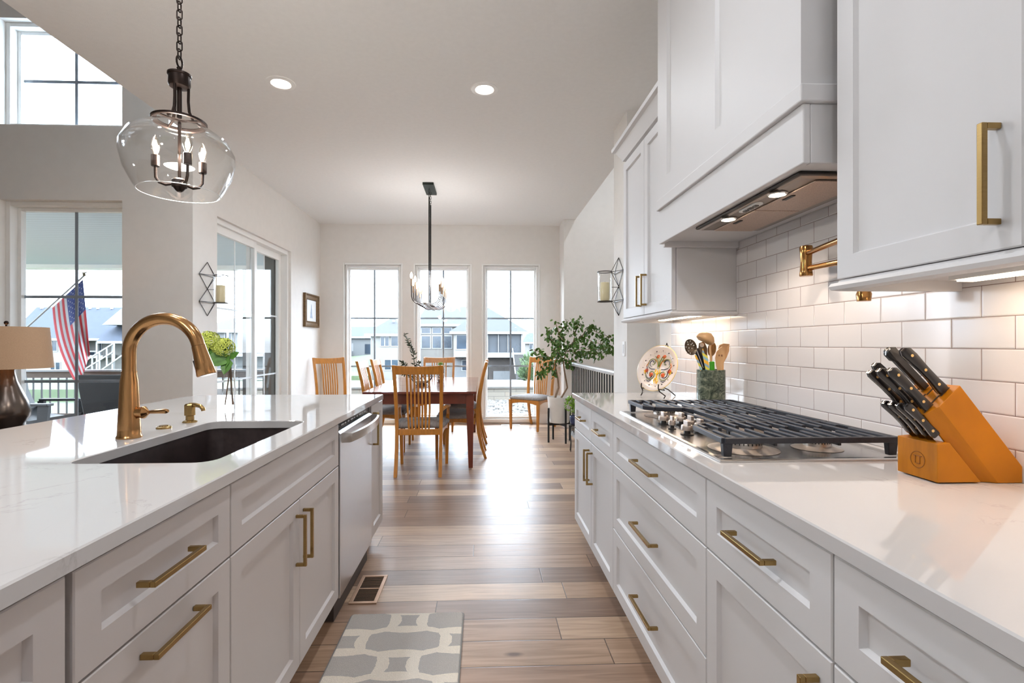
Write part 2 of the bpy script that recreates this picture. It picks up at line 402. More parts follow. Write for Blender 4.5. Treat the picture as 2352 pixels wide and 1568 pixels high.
struct(wall_holes('y', FY, .2, -2.67, 1.36, 0, CZ, [(a, b_, WZ0, WZ1) for a, b_ in WIN]).put('wall_far', WALL), 'beige dining end wall with three tall windows', 'wall')
DY0, DY1, DZ1 = 4.72, 6.5, 2.42
struct(wall_holes('x', LX - .2, .2, GY, FY + .2, 0, CZ, [(DY0, DY1, 0, DZ1)]).put('wall_left', WALL), 'pale wall with the sliding patio door', 'wall')
GW = (-4.06, -3.055); GZ = (.1, 2.445); UZ = (3.075, 3.97)
struct(wall_holes('y', GY, .2, -8.2, LX - .2, 0, 5.1, [(*GW, *GZ), (*GW, *UZ)]).put('wall_great_room', WALL), 'great room wall with stacked windows', 'wall')
struct(B().box(-8.4, -8.2, BACK, GY + .2, 0, 5.1).put('wall_great_room_side', WALL), 'added unseen great room side wall that keeps light out', 'wall')  # added out of view so the window wall stays dim
struct(B().box(-8.2, -2.56, BACK - .2, BACK, 0, 5.1).put('wall_great_room_back', WALL), 'added unseen great room back wall that keeps light out', 'wall')  # added out of view, blocks light from behind onto the window wall
struct(B().box(-2.56, -2.40, BACK, GY, CZ + .25, 5.0).put('wall_soffit', WALL), 'wall above the kitchen ceiling edge', 'wall')
struct(wall_holes('y', BACK - .2, .2, -2.56, RX, 0, CZ, []).put('wall_back', WALL), 'added unseen kitchen wall behind the viewer that keeps light out', 'wall')  # added unseen and left solid to shut off light from behind
struct(B().box(RX, RX + .14, BACK, 3.39, 0, CZ).put('wall_right', WALL), 'kitchen range wall', 'wall')
struct(B().box(1.13, 1.36, 3.85, 4.24, 0, CZ).put('wall_stair_pillar', WALL), 'end of the stairwell wall with a light switch', 'wall')
struct(B().box(1.19, 1.36, 7.25, FY, 0, CZ).put('wall_return', WALL), 'short return wall beside the last dining window', 'wall')
struct(B().box(1.36, 2.5, 7.25, 7.4, 0, 4.3).put('wall_stair_end', WALL), 'stairwell end wall', 'wall')
struct(B().box(2.5, 2.65, 3.4, 7.3, 0, 4.3).put('wall_stair_side', WALL), 'stairwell side wall', 'wall')
struct(B().box(1.365, 2.65, 3.25, 3.39, 0, 4.3).put('wall_hall', WALL), 'hall wall behind the kitchen', 'wall')
struct(B().box(1.28, 1.36, 3.25, 7.4, CZ + .25, 4.3).put('wall_above_stair', WALL), 'added unseen wall above the kitchen ceiling that keeps sky light off the stairwell', 'wall')  # added to stop sky light leaking into the top of the stairwell
def base(name, boxes): struct(sum_boxes(boxes).put(name, TRIM, bevel=.004), None, None)
def sum_boxes(bs):
    b = B()
    for q in bs: b.box(*q)
    return b
base('baseboard_far', [(LX, -2.105 - .0, FY - .016, FY, 0, .145), (-1.255, -1.035, FY - .016, FY, 0, .145), (-.195, .01, FY - .016, FY, 0, .145), (.86, 1.19, FY - .016, FY, 0, .145)])
base('baseboard_left', [(LX, LX + .016, GY, DY0 - .02, 0, .145), (LX, LX + .016, DY1 + .02, FY - .016, 0, .145)])
base('baseboard_great_room', [(-8.2, LX, GY - .016, GY, 0, .145)])

def window(name, x0, x1, z0, z1, y0, depth, label, rows=3, jamb=.0):
    """a fixed window: frame, pane and grille bars, set in an opening of the wall"""
    yf = y0 + depth
    b = B(); t = .035
    b.box(x0, x0 + t, y0, yf, z0, z1).box(x1 - t, x1, y0, yf, z0, z1).box(x0 + t, x1 - t, y0, yf, z1 - t, z1).box(x0 + t, x1 - t, y0 + .0, yf, z0, z0 + t)
    w_ = b.put(name, TRIM, bevel=.004); struct(w_, label, 'window')
    s_ = B(); u = .028; a0, a1, c0, c1 = x0 + t, x1 - t, z0 + t, z1 - t; ys, ye = yf - .06, yf - .01
    s_.box(a0, a0 + u, ys, ye, c0, c1).box(a1 - u, a1, ys, ye, c0, c1).box(a0 + u, a1 - u, ys, ye, c1 - u, c1).box(a0 + u, a1 - u, ys, ye, c0, c0 + u)
    s_.put('sash', TRIM, w_, bevel=.003)
    a0 += u; a1 -= u; c0 += u; c1 -= u; ym = yf - .035
    B().box(a0, a1, ym, ym + .006, c0, c1).put('pane', PANE, w_)
    g = B(); xm = (a0 + a1) / 2; q = .0125
    g.box(xm - q, xm + q, ym + .007, ym + .013, c0, c1)
    for k in range(1, rows):
        zz = c0 + (c1 - c0) * k / rows; g.box(a0, xm - q, ym + .007, ym + .013, zz - q, zz + q).box(xm + q, a1, ym + .007, ym + .013, zz - q, zz + q)
    g.put('grille', mat('grille gray', (150, 160, 172), .5), w_)
    return w_
for i, (a, b_) in enumerate(WIN):
    window('window_%d' % (i + 1), a, b_, WZ0, WZ1, FY + .02, .13, ['tall dining window nearest the patio door', 'middle tall dining window behind the chandelier', 'tall dining window behind the loose chair'][i])
    # drywall return trim round the opening
    b = B(); e_ = .028; yy = FY - .008
    b.box(a - e_, a, yy, FY + .02, WZ0 - e_, WZ1 + e_).box(b_, b_ + e_, yy, FY + .02, WZ0 - e_, WZ1 + e_).box(a, b_, yy, FY + .02, WZ1, WZ1 + e_).box(a, b_, yy - .01, FY + .02, WZ0 - .05, WZ0)
    struct(b.put('trim_%d' % (i + 1), TRIM, bevel=.004))
window('window_4', GW[0], GW[1], GZ[0], GZ[1], GY + .06, .13, 'lower great room window looking at the flag')
window('window_5', GW[0], GW[1], UZ[0], UZ[1], GY + .06, .13, 'upper great room window under the high ceiling', rows=2)

# sliding patio door in the left wall
d = B(); x0, x1, t = LX - .17, LX - .03, .045
d.box(x0, x1, DY0, DY0 + t, 0, DZ1).box(x0, x1, DY1 - t, DY1, 0, DZ1).box(x0, x1, DY0 + t, DY1 - t, DZ1 - .05, DZ1).box(x0, x1, DY0 + t, DY1 - t, 0, .03)
door = struct(d.put('door_1', TRIM, bevel=.004), 'white sliding patio door with two glazed panels', 'door')
def slider(ya, yb, xa, xb):
    s_ = .062; z0, z1 = .03, DZ1 - .05; q = B()
    q.box(xa, xb, ya, ya + s_, z0, z1).box(xa, xb, yb - s_, yb, z0, z1).box(xa, xb, ya + s_, yb - s_, z1 - .08, z1).box(xa, xb, ya + s_, yb - s_, z0, z0 + .12)
    p = q.put('sliding_panel', TRIM, door, bevel=.004)
    xm = (xa + xb) / 2; a, b_, c0, c1 = ya + s_, yb - s_, z0 + .12, z1 - .08
    B().box(xm - .003, xm + .003, a, b_, c0, c1).put('pane', PANE, p)
    g = B(); ym = (a + b_) / 2; k = .009; g.box(xm - .011, xm - .004, ym - k, ym + k, c0, c1)
    for i in (1, 2):
        z = c0 + (c1 - c0) * i / 3; g.box(xm - .011, xm - .004, a, ym - k, z - k, z + k).box(xm - .011, xm - .004, ym + k, b_, z - k, z + k)
    g.put('grille', mat('white grille', (225, 228, 230), .5), p)
    return p
slider(DY0 + .045, 5.66, x0 + .075, x0 + .115)
slider(5.60, DY1 - .045, x0 + .02, x0 + .06)
b = B(); b.box(LX - .21, LX - .2, DY1 - .05, DY1 + .1, 0, DZ1 + .1).box(LX - .34, LX - .2, DY1 - .02, DY1 + .02, 0, DZ1)
struct(b.put('trim_4', mat('dark exterior jamb', (92, 92, 88), .6)), 'dark exterior jamb of the patio door', 'trim')

# ------------------------------------------------------------------ right-hand run
def shaker(b, xf, d, y0, y1, z0, z1, fr=.056, th=.02, rec=.011, sl=.005):
    """a shaker front at x = xf facing direction d (-1: towards -X)"""
    def ring(k, dx): return [(xf - d * dx, y0 + k, z0 + k), (xf - d * dx, y1 - k, z0 + k), (xf - d * dx, y1 - k, z1 - k), (xf - d * dx, y0 + k, z1 - k)]
    e_ = .0022
    rs = [ring(0, th), ring(0, e_), ring(e_, 0), ring(fr, 0), ring(fr + sl, rec)]
    b.rings(rs, caps=True); return b
def pull(name, parent, xf, d, cy, cz, L, vert=False, w=.0105, off=.036):
    """square bar pull on two posts"""
    b = B(); xa, xb = sorted((xf + d * .0005, xf + d * (off - w / 2))); xc, xd = sorted((xf + d * (off - w), xf + d * off)); h = w / 2; l = L / 2
    if vert:
        b.box(xc, xd, cy - h, cy + h, cz - l, cz + l)
        for s_ in (-1, 1): b.box(*sorted((xf + d * .0005, xf + d * (off - w))), cy - h, cy + h, cz + s_ * (l - w) - (w if s_ < 0 else 0), cz + s_ * (l - w) + (w if s_ > 0 else 0))
    else:
        b.box(xc, xd, cy - l, cy + l, cz - h, cz + h)
        for s_ in (-1, 1): b.box(*sorted((xf + d * .0005, xf + d * (off - w))), cy + s_ * (l - w) - (w if s_ < 0 else 0), cy + s_ * (l - w) + (w if s_ > 0 else 0), cz - h, cz + h)
    return b.put(name, BRASS, parent, bevel=.0012)
G = .0022    # half gap between fronts
def base_unit(label, xf, d, y0, y1, fronts, m, xback, group, toe=.075, open_top=False):
    """a base cabinet: body + fronts (kind, y0, y1, z0, z1, pull (cy, cz, L, vertical) or None)"""
    t = thing('base_cabinet', label, 'cabinet', ((xf + xback) / 2, (y0 + y1) / 2, 0), 0, group)
    xb = xf - d * .022
    b = B(); x0, x1 = sorted((xb, xback)); b.box(x0, x1, y0 + .001, y1 - .001, .108, .60 if open_top else .882)
    if open_top: b.box(*sorted((xb, xb - d * .018)), y0 + .001, y1 - .001, .60, .882).box(*sorted((xback, xback + d * .018)), y0 + .001, y1 - .001, .60, .882).box(x0 + .02, x1 - .02, y0 + .001, y0 + .019, .60, .882).box(x0 + .02, x1 - .02, y1 - .019, y1 - .001, .60, .882)
    xt = xf - d * toe; x0, x1 = sorted((xt, xback)); b.box(x0, x1, y0 + .001, y1 - .001, 0, .108)
    b.put('body', m, t)
    for kind, a, c, z0, z1, p in fronts:
        f = shaker(B(), xf, d, a + G, c - G, z0 + G, z1 - G).put(kind, m, t)
        if p: pull('handle', f, xf, d, *p)
    return t
XR, XL = .589, -.636
ZT, ZM, ZL, ZB = .877, .693, .40, .11
base_unit('white two-door cabinet with two small drawers at the far end of the run', XR, -1, 2.226, 3.164, [
    ('drawer', 2.678, 3.164, ZM, ZT, (2.89, .79, .15)), ('drawer', 2.226, 2.678, ZM, ZT, (2.44, .79, .16)),
    ('door', 2.678, 3.164, ZB, ZM, (2.725, .56, .175, True)), ('door', 2.226, 2.678, ZB, ZM, (2.645, .56, .175, True))], WHITE, RX - .01, RUN)
base_unit('white bank of three wide drawers under the gas cooktop', XR, -1, 1.288, 2.226, [
    ('drawer', 1.288, 2.226, ZM, ZT, (1.757, .787, .225)), ('drawer', 1.288, 2.226, ZL, ZM, (1.757, .55, .225)), ('drawer', 1.288, 2.226, ZB, ZL, (1.757, .272, .225))], WHITE, RX - .01, RUN)
base_unit('white cabinet with one drawer over one door beside the cooktop drawers', XR, -1, .814, 1.288, [
    ('drawer', .814, 1.288, ZM, ZT, (1.055, .79, .165)), ('door', .814, 1.288, ZB, ZM, (.85, .56, .175, True))], WHITE, RX - .01, RUN)
base_unit('nearest white cabinet below the knife block end of the counter', XR, -1, .2, .814, [
    ('drawer', .2, .814, ZM, ZT, (.52, .79, .3)), ('drawer', .2, .814, ZL, ZM, (.51, .55, .3)), ('drawer', .2, .814, ZB, ZL, (.51, .27, .3))], WHITE, RX - .01, RUN)
base_unit('white cabinet behind the viewer on the range wall', XR, -1, -.8, .2, [('door', -.8, -.3, ZB, ZT, None), ('door', -.3, .2, ZB, ZT, None)], WHITE, RX - .01, RUN)

CX0, CX1, CY0, CY1 = .630, 1.170, 1.295, 2.262   # cooktop cut-out
b = B().holed([(.577, -.82), (RX - .004, -.82), (RX - .004, 3.19), (.577, 3.19)], [(CX0 + .02, CY0 + .02), (CX1 - .02, CY0 + .02), (CX1 - .02, CY1 - .02), (CX0 + .02, CY1 - .02)], .884, .914)
tag(b.put('countertop', QUARTZ), 'white quartz countertop of the range run holding the cooktop', 'countertop')
b = B().box(RX - .003, RX + .0005, -.82, 3.176, .9145, 1.716)
struct(b.put('wall_backsplash', TILE), 'white subway tile backsplash', 'wall')

# upper cabinets
XU = .905
def upper(label, y0, y1, doors, zb=1.39, zt=2.42, crown=True, rail_end=(True, True), crown_end=False):
    t = thing('upper_cabinet', label, 'cabinet', ((XU + RX) / 2, (y0 + y1) / 2, 1.365), 0, 'white upper cabinets')
    b = B().box(XU + .022, RX - .004, y0, y1, zb, zt); b.put('body', WHITE, t)
    for a, c, p in doors:
        f = shaker(B(), XU, -1, a + G, c - G, zb + .004, zt - .035).put('door', WHITE, t)
        if p: pull('handle', f, XU, -1, *p)
    # light rail along the bottom, mitred round the visible sides
    prof = [(XU + .005, 1.392), (XU + .003, 1.386), (XU - .008, 1.384), (XU - .012, 1.376), (XU - .008, 1.367), (XU + .004, 1.364), (XU + .02, 1.364), (XU + .02, 1.392)]
    r = B(); k = [(x - XU) for x, z in prof]
    lo = [(x, y0 + (q if rail_end[0] else 0), z) for (x, z), q in zip(prof, k)]; hi = [(x, y1 - (q if rail_end[1] else 0), z) for (x, z), q in zip(prof, k)]
    r.hexa(lo, hi)
    for on, yy, s_ in ((rail_end[0], y0, 1), (rail_end[1], y1, -1)):
        if on: r.hexa([(XU + q, yy + s_ * q, z) for (x, z), q in zip(prof, k)], [(RX - .004, yy + s_ * q, z) for (x, z), q in zip(prof, k)])
    r.put('light_rail', WHITE, t, smooth=True, ang=50)
    if crown:
        pr = [(XU + .01, 2.40), (XU - .004, 2.405), (XU - .012, 2.425), (XU - .042, 2.470), (XU - .060, 2.478), (XU - .063, 2.498), (XU + .03, 2.498), (XU + .03, 2.40)]
        q = B(); k = [(x - XU) for x, z in pr]
        q.hexa([(x, y0, z) for (x, z) in pr], [(x, y1 - (k_ if crown_end else 0), z) for (x, z), k_ in zip(pr, k)])
        if crown_end: q.hexa([(XU + k_, y1 - k_, z) for (x, z), k_ in zip(pr, k)], [(RX - .004, y1 - k_, z) for (x, z), k_ in zip(pr, k)])
        q.put('crown_molding', WHITE, t, smooth=True, ang=25)
    return t
UP1 = upper('white two-door upper cabinet beyond the range hood', 2.345, 3.166, [(2.755, 3.166, (2.80, 1.53, .175, True)), (2.345, 2.755, (2.715, 1.53, .175, True))], crown_end=True)
UP2 = upper('large white upper cabinet nearest the viewer above the knife block', .30, 1.238, [(.795, 1.238, (.836, 1.527, .178, True)), (.30, .795, (.75, 1.527, .178, True))], rail_end=(False, True))
upper('white upper cabinet behind the viewer', -.8, .30, [(-.8, -.25, None), (-.25, .30, None)], rail_end=(False, False))
LEDW = emit_mat('warm led strip', (255, 226, 190), 9)
for p, y0, y1, lab in ((UP1, 2.42, 3.08, 'slim under-cabinet light beyond the range hood'), (UP2, .40, 1.12, 'slim under-cabinet light above the knife block')):
    t = thing('under_cabinet_light', lab, 'light', (1.12, (y0 + y1) / 2, 1.372), 0, 'under-cabinet lights')
    B().box(1.09, 1.15, y0, y1, 1.378, 1.3895).put('housing', TRIM, t); B().box(1.10, 1.14, y0 + .01, y1 - .01, 1.374, 1.378).put('diffuser', LEDW, t)
    lamp('strip_light', 'AREA', (1.12, (y0 + y1) / 2, 1.372), UNDER_POWER, (255, 234, 212), t, .04, (0, 0, PI / 2), sizey=None).data.shape = 'RECTANGLE'
    l = t.children[-1]
    for ch in t.children:
        if ch.type == 'LIGHT': ch.data.size = y1 - y0; ch.data.size_y = .04

# range hood
XH, HY0, HY1 = .841, 1.272, 2.34
hd = thing('range_hood', 'white panelled range hood above the gas cooktop', 'range hood', ((XH + RX) / 2, (HY0 + HY1) / 2, 1.70))
# open-bottomed fascia box
b = B(); b.box(XH, XH + .02, HY0, HY1, 1.705, 1.862).box(XH + .02, RX - .004, HY0, HY0 + .02, 1.705, 1.862).box(XH + .02, RX - .004, HY1 - .02, HY1, 1.69, 1.862)
b.box(XH + .02, RX - .004, HY0 + .02, HY1 - .02, 1.717, 1.735); b.put('fascia', WHITE, hd, bevel=.003)
b = B(); b.box(XH - .014, RX - .004, HY0 - .012, HY1 + .002, 1.862, 1.91); b.put('ledge_molding', WHITE, hd, bevel=.004)
b = B(); xc = XH - .006; b.box(xc + .022, RX - .004, HY0, HY1, 1.91, CZ)
def ring_panel(b, xf, y0, y1, z0, z1, ya, yb, za, zb, rec=.012, sl=.01):
    """fills y0..y1, z0..z1 at xf with a recessed field ya..yb, za..zb"""
    o = [(xf, y0, z0), (xf, y1, z0), (xf, y1, z1), (xf, y0, z1)]; i = [(xf, ya, za), (xf, yb, za), (xf, yb, zb), (xf, ya, zb)]
    p = [(xf + rec, ya + sl, za + sl), (xf + rec, yb - sl, za + sl), (xf + rec, yb - sl, zb - sl), (xf + rec, ya + sl, zb - sl)]
    b.rings([[(xf + .022, *q[1:]) for q in o], o, i, p], caps=True)
ym = (HY0 + HY1) / 2
ring_panel(b, xc, HY0, ym, 1.91, CZ, HY0 + .115, ym - .05, 2.0, CZ - .1); ring_panel(b, xc, ym, HY1, 1.91, CZ, ym + .05, HY1 - .115, 2.0, CZ - .1)
b.put('chimney', WHITE, hd)
# steel insert under the hood
INS = mat('hood steel', (150, 138, 128), .3, 1, var=.05)
iy0, iy1, ix0, ix1, iz = 1.36, 2.045, .889, 1.165, 1.704
b = B(); b.box(ix0, ix1, iy0, iy1, iz + .002, 1.717)
b.put('insert_tray', mat('hood dark edge', (66, 62, 60), .35, .9), hd, bevel=.006)
b = B(); b.hexa([(ix0 + .012, iy0 + .012, iz + .002), (ix1 - .012, iy0 + .012, iz + .002), (ix1 - .012, iy1 - .012, iz + .002), (ix0 + .012, iy1 - .012, iz + .002)], [(ix0 + .02, iy0 + .02, iz - .003), (ix1 - .02, iy0 + .02, iz - .003), (ix1 - .02, iy1 - .02, iz - .003), (ix0 + .02, iy1 - .02, iz - .003)])
b.put('insert_plate', INS, hd)
FIL = mat('filter mesh', (186, 166, 152), .45, .8, var=.25, scale=420)
for ya, yb in ((iy0 + .03, (iy0 + iy1) / 2 - .004), ((iy0 + iy1) / 2 + .004, iy1 - .03)):
    f = B().box(.955, ix1 - .05, ya, yb, iz - .008, iz - .003).put('grease_filter', FIL, hd, bevel=.002)
    B().box(.968, .98, (ya + yb) / 2 - .025, (ya + yb) / 2 + .025, iz - .0105, iz - .008).put('latch', BLACKM, f)
HB = emit_mat('hood bulb', (255, 232, 204), 22)
for yy in (1.52, 1.83):
    B().lathe([(.03, iz - .006), (.026, iz - .009), (.024, iz - .003)], (.922, yy, 0), 20).put('lamp_ring', STEEL, hd, smooth=True)
    B().lathe([(.022, iz - .0095), (.012, iz - .0125)], (.922, yy, 0), 20).put('bulb', HB, hd)
    lamp('hood_light', 'SPOT', (.93, yy, iz - .02), HOOD_POWER * 6, (255, 232, 208), hd, .02, (0, 0, 0), spot=R(150))
b = B(); pts = [(.922 + .016 * math.cos(a), 1.675 + (.045 if math.cos(a - PI / 2) > 0 else -.045) + .016 * math.sin(a)) for a in [2 * PI * k / 24 for k in range(24)]]
b.prism(pts, 'z', iz - .007, iz - .003); cp = b.put('control_panel', TRIM, hd)
for k in (-.03, 0, .03): B().box(.915, .929, 1.675 + k - .011, 1.675 + k + .011, iz - .011, iz - .007).put('button', mat('button gray', (92, 88, 86), .5), cp, bevel=.001)

# pot filler on the tile
pf = thing('pot_filler', 'folded brass pot filler on the tiled wall above the cooktop', 'faucet', (1.18, 1.4, 1.36))
el = Vector((1.148, 1.72, 0)); en = Vector((1.075, 1.36, 0)); wl = Vector((1.19, 1.36, 0))
POT = mat('polished brass', (176, 128, 76), .16, 1, var=.04)
b = B().lathe([(.02, 1.47), (.0215, 1.474), (.0195, 1.49), (.018, 1.52), (.0195, 1.55), (.0215, 1.571), (.0195, 1.577), (.01, 1.578)], el, 20); b.put('elbow_joint', POT, pf, smooth=True)
B().tube([el + Vector((0, 0, 1.55)), en + Vector((0, 0, 1.55))], .0095, 14).put('arm', POT, pf, smooth=True)
B().tube([el + Vector((0, 0, 1.497)), wl + Vector((0, 0, 1.497))], .0095, 14).put('arm', POT, pf, smooth=True)
B().lathe([(.017, 1.35), (.019, 1.37), (.012, 1.39), (.011, 1.42), (.017, 1.44), (.017, 1.575), (.008, 1.58)], en, 18).put('spout', POT, pf, smooth=True)
b = B().lathe([(.035, 0), (.035, .006), (.018, .012), (.016, .05)], (RX - .003, 1.36, 1.497), 20, axis='x'); b.xf(Matrix.Translation((2 * (RX - .003), 0, 0)) @ Matrix.Scale(-1, 4, (1, 0, 0)))
b.put('wall_flange', POT, pf, smooth=True)
# ------------------------------------------------------------------ island
XI = XL
def island(label, y0, y1, fronts, **k): return base_unit(label, XI, 1, y0, y1, fronts, GRAY, -1.42, ISL, **k)
island('gray island cabinet nearest the viewer', .2, .786, [('drawer', .2, .786, ZM, ZT, (.48, .79, .16)), ('drawer', .2, .786, ZB, ZM, (.48, .63, .16))])
island('gray island cabinet with a drawer over a tall pull-out', .796, 1.279, [('drawer', .796, 1.279, ZM, ZT, (1.02, .787, .17)), ('door', .796, 1.279, ZB, ZM, (1.035, .648, .18))])
island('gray island sink cabinet with a false front over two doors', 1.279, 2.219, [('false_front', 1.279, 2.219, ZM, ZT, None), ('door', 1.279, 1.752, ZB, ZM, (1.718, .56, .175, True)), ('door', 1.752, 2.219, ZB, ZM, (1.786, .56, .175, True))], open_top=True)
island('narrow gray island cabinet past the dishwasher', 2.862, 3.18, [('door', 2.862, 3.18, ZB, ZT, (2.90, .74, .19, True))])
island('gray island cabinet behind the viewer', -.8, .2, [('door', -.8, -.3, ZB, ZT, None), ('door', -.3, .2, ZB, ZT, None)])
# back panel of the island
t = thing('island_panel', 'gray panelled back of the island', 'panel', (-1.5, 1.2, 0))
B().box(-1.46, -1.425, -.8, 3.18, 0, .882).put('panel', GRAY, t); B().box(-1.42, -.66, 3.181, 3.186, .11, .882).put('end_panel', GRAY, t)
IX0, IX1, IY1 = -1.785, -.624, 3.14
SX0, SX1, SY0, SY1 = -1.11, -.727, 1.352, 2.08
b = B().holed([(IX1, -.82), (IX1, IY1), (IX0 + .1, IY1), (IX0 + .035, IY1 - .025), (IX0, IY1 - .1), (IX0, -.82)], rrect(SX0, SX1, SY0, SY1, .05, 6), .884, .914)
tag(b.put('countertop', QUARTZ), 'white quartz island countertop with the sink cut-out', 'countertop')

# sink
SINK = mat('dark composite', (52, 42, 42), .42, var=.25, scale=40, bump=.1, bscale=500, vary_rough=.1)
sk = thing('sink', 'dark brown composite undermount sink in the island', 'sink', ((SX0 + SX1) / 2, (SY0 + SY1) / 2, .66))
b = B(); k = .012
o = rrect(SX0 - k, SX1 + k, SY0 - k, SY1 + k, .055, 6); i1 = rrect(SX0 - .004, SX1 + .004, SY0 - .004, SY1 + .004, .052, 6); i2 = rrect(SX0 + .006, SX1 - .006, SY0 + .006, SY1 - .006, .05, 6); i3 = rrect(SX0 + .03, SX1 - .03, SY0 + .03, SY1 - .03, .03, 6)
def L3(p, z): return [(x, y, z) for x, y in p]
b.rings([L3(o, .655), L3(o, .882), L3(i1, .882), L3(i2, .69), L3(i3, .668)], caps=True)
b.put('basin', SINK, sk, smooth=True, ang=40)
B().lathe([(.055, .669), (.05, .674), (.03, .671)], ((SX0 + SX1) / 2, (SY0 + SY1) / 2, 0), 24).put('drain', STEEL, sk, smooth=True)

# faucet
fx, fy, z0 = -1.19, 1.72, .914
fa = thing('kitchen_faucet', 'brass pull-down gooseneck faucet behind the sink', 'faucet', (fx, fy, z0))
B().lathe([(.037, z0), (.038, z0 + .004), (.034, z0 + .012), (.0335, z0 + .03), (.0265, z0 + .19), (.0225, z0 + .215), (.0225, z0 + .225)], (fx, fy, 0), 28).put('base_column', BRONZE, fa, smooth=True)
ctr = Vector((fx + .115, fy, 1.20)); pts = [Vector((fx, fy, z0 + .222)), Vector((fx, fy, 1.17))] + arc(ctr, .115, 180, 12, 22)
B().tube(pts, .0205, 18).put('gooseneck', BRONZE, fa, smooth=True)
e0 = pts[-1]; dr = (pts[-1] - pts[-2]).normalized()
q = [e0 + dr * s_ for s_ in (.001, .02, .06, .10, .104)]
B().tube(q, [.0215, .0225, .0265, .031, .029], 20).put('spray_head', BRONZE, fa, smooth=True)
side = Vector((-dr.z, 0, dr.x)); side = -side if side.x > 0 else side
p0 = e0 + dr * .045 + side * .024
B().bar(p0, p0 + dr * .045, .014, .012).put('spray_button', BLACKM, fa, bevel=.003)
hz = z0 + .085
B().lathe([(.018, 0), (.018, .016), (.0205, .018), (.0205, .024), (.014, .03), (.008, .036)], (fx + .026, fy, hz), 22, axis='x').put('handle_hub', BRONZE, fa, smooth=True)
h0 = Vector((fx + .060, fy, hz)); B().tube([h0, h0 + Vector((.008, -.002, .001)), h0 + Vector((.016, -.004, .002)), h0 + Vector((.066, -.010, .005)), h0 + Vector((.074, -.011, .006))], [.009, .0055, .0065, .0085, .0055], 8).put('lever', BRONZE, fa, smooth=True, ang=25)
# soap dispenser
s0 = Vector((-1.18, 2.05, z0))
so = thing('soap_dispenser', 'short brass soap dispenser beside the sink', 'soap dispenser', s0)
B().lathe([(.028, 0), (.028, .004), (.023, .008), (.016, .010), (.0155, .026), (.0205, .029), (.0205, .070), (.016, .075)], s0, 8).put('pump_body', BRASS, so, smooth=True, ang=30)
B().tube([s0 + Vector((.0, 0, .070)), s0 + Vector((.024, -.004, .070)), s0 + Vector((.046, -.009, .066)), s0 + Vector((.057, -.011, .056)), s0 + Vector((.059, -.011, .047))], [.0095, .0085, .0078, .0085, .0078], 12).put('spout', BRASS, so, smooth=True)
s1 = Vector((-1.192, 1.905, z0))
tag(B().lathe([(.026, 0), (.026, .006), (.022, .0085), (.017, .0085), (.016, .0115), (.004, .012)], s1, 24).put('air_switch', BRASS, smooth=True), 'small round brass button set in the island countertop', 'switch')

# dishwasher
dw = thing('dishwasher', 'stainless steel dishwasher built into the gray island', 'dishwasher', (-.95, 2.54, 0))
y0, y1 = 2.225, 2.856
B().box(-1.25, -.66, y0, y1, 0, .875).put('tub', DARK, dw)
B().prism([(-.66, .10), (-.634, .10), (-.632, .12), (-.632, .83), (-.645, .842), (-.66, .842)], 'y', y0 + .004, y1 - .004).put('door_panel', STEELV, dw, bevel=.002)
B().box(-.66, -.648, y0 + .004, y1 - .004, .845, .874).put('control_strip', mat('dark control strip', (38, 42, 50), .2, .5), dw)
for k in range(9): B().box(-.648, -.6465, 2.30 + k * .055, 2.325 + k * .055 + (.015 if k % 3 == 0 else 0), .856, .862).put('button', mat('silver buttons', (200, 205, 210), .4), dw)
hp = [(-.630, 2.245, .81)] + [(-.632 + .062 * math.sin(PI * (.12 + .76 * k / 12)) ** .55, 2.25 + .58 * k / 12, .81) for k in range(13)] + [(-.630, 2.835, .81)]
b = B(); b.rings([[(x, y, z - .022), (x + .010, y, z - .019), (x + .012, y, z + .019), (x, y, z + .022), (x - .006, y, z)] for x, y, z in hp], caps=True); b.put('handle', STEEL, dw, smooth=True, ang=45)

# flower vase on the island
vx, vy = -1.235, 2.47
va = thing('flower_vase', 'clear glass bud vase of green hydrangeas on the island', 'vase', (vx, vy, z0))
B().lathe([(.036, z0 + .001), (.038, z0 + .006), (.033, z0 + .04), (.025, z0 + .13), (.023, z0 + .165), (.03, z0 + .215), (.0285, z0 + .215), (.0215, z0 + .165), (.0235, z0 + .13), (.031, z0 + .04), (.033, z0 + .014)], (vx, vy, 0), 24, cap0=True, cap1=True).put('glass', CLEAR, va, smooth=True)
STEM = mat('woody stems', (96, 70, 46), .7); LEAFB = mat('hydrangea leaf', (70, 112, 42), .45, var=.25, scale=30); HYD = mat('hydrangea bloom', (186, 196, 92), .6, var=.2, scale=60)
tips = [Vector((-1.252, 2.45, 1.19)), Vector((-1.345, 2.49, 1.215)), Vector((-1.22, 2.44, 1.16))]
for k, tp in enumerate(tips):
    a = Vector((vx + (.02, -.02, .015)[k], vy, z0 + .02)); m_ = Vector((vx + .004 * k, vy, z0 + .2))
    B().tube([a, (a + m_) / 2, m_, (m_ + tp) / 2 + Vector((0, 0, .01)), tp], .0032, 6).put('stem', STEM, va)
random.seed(4)
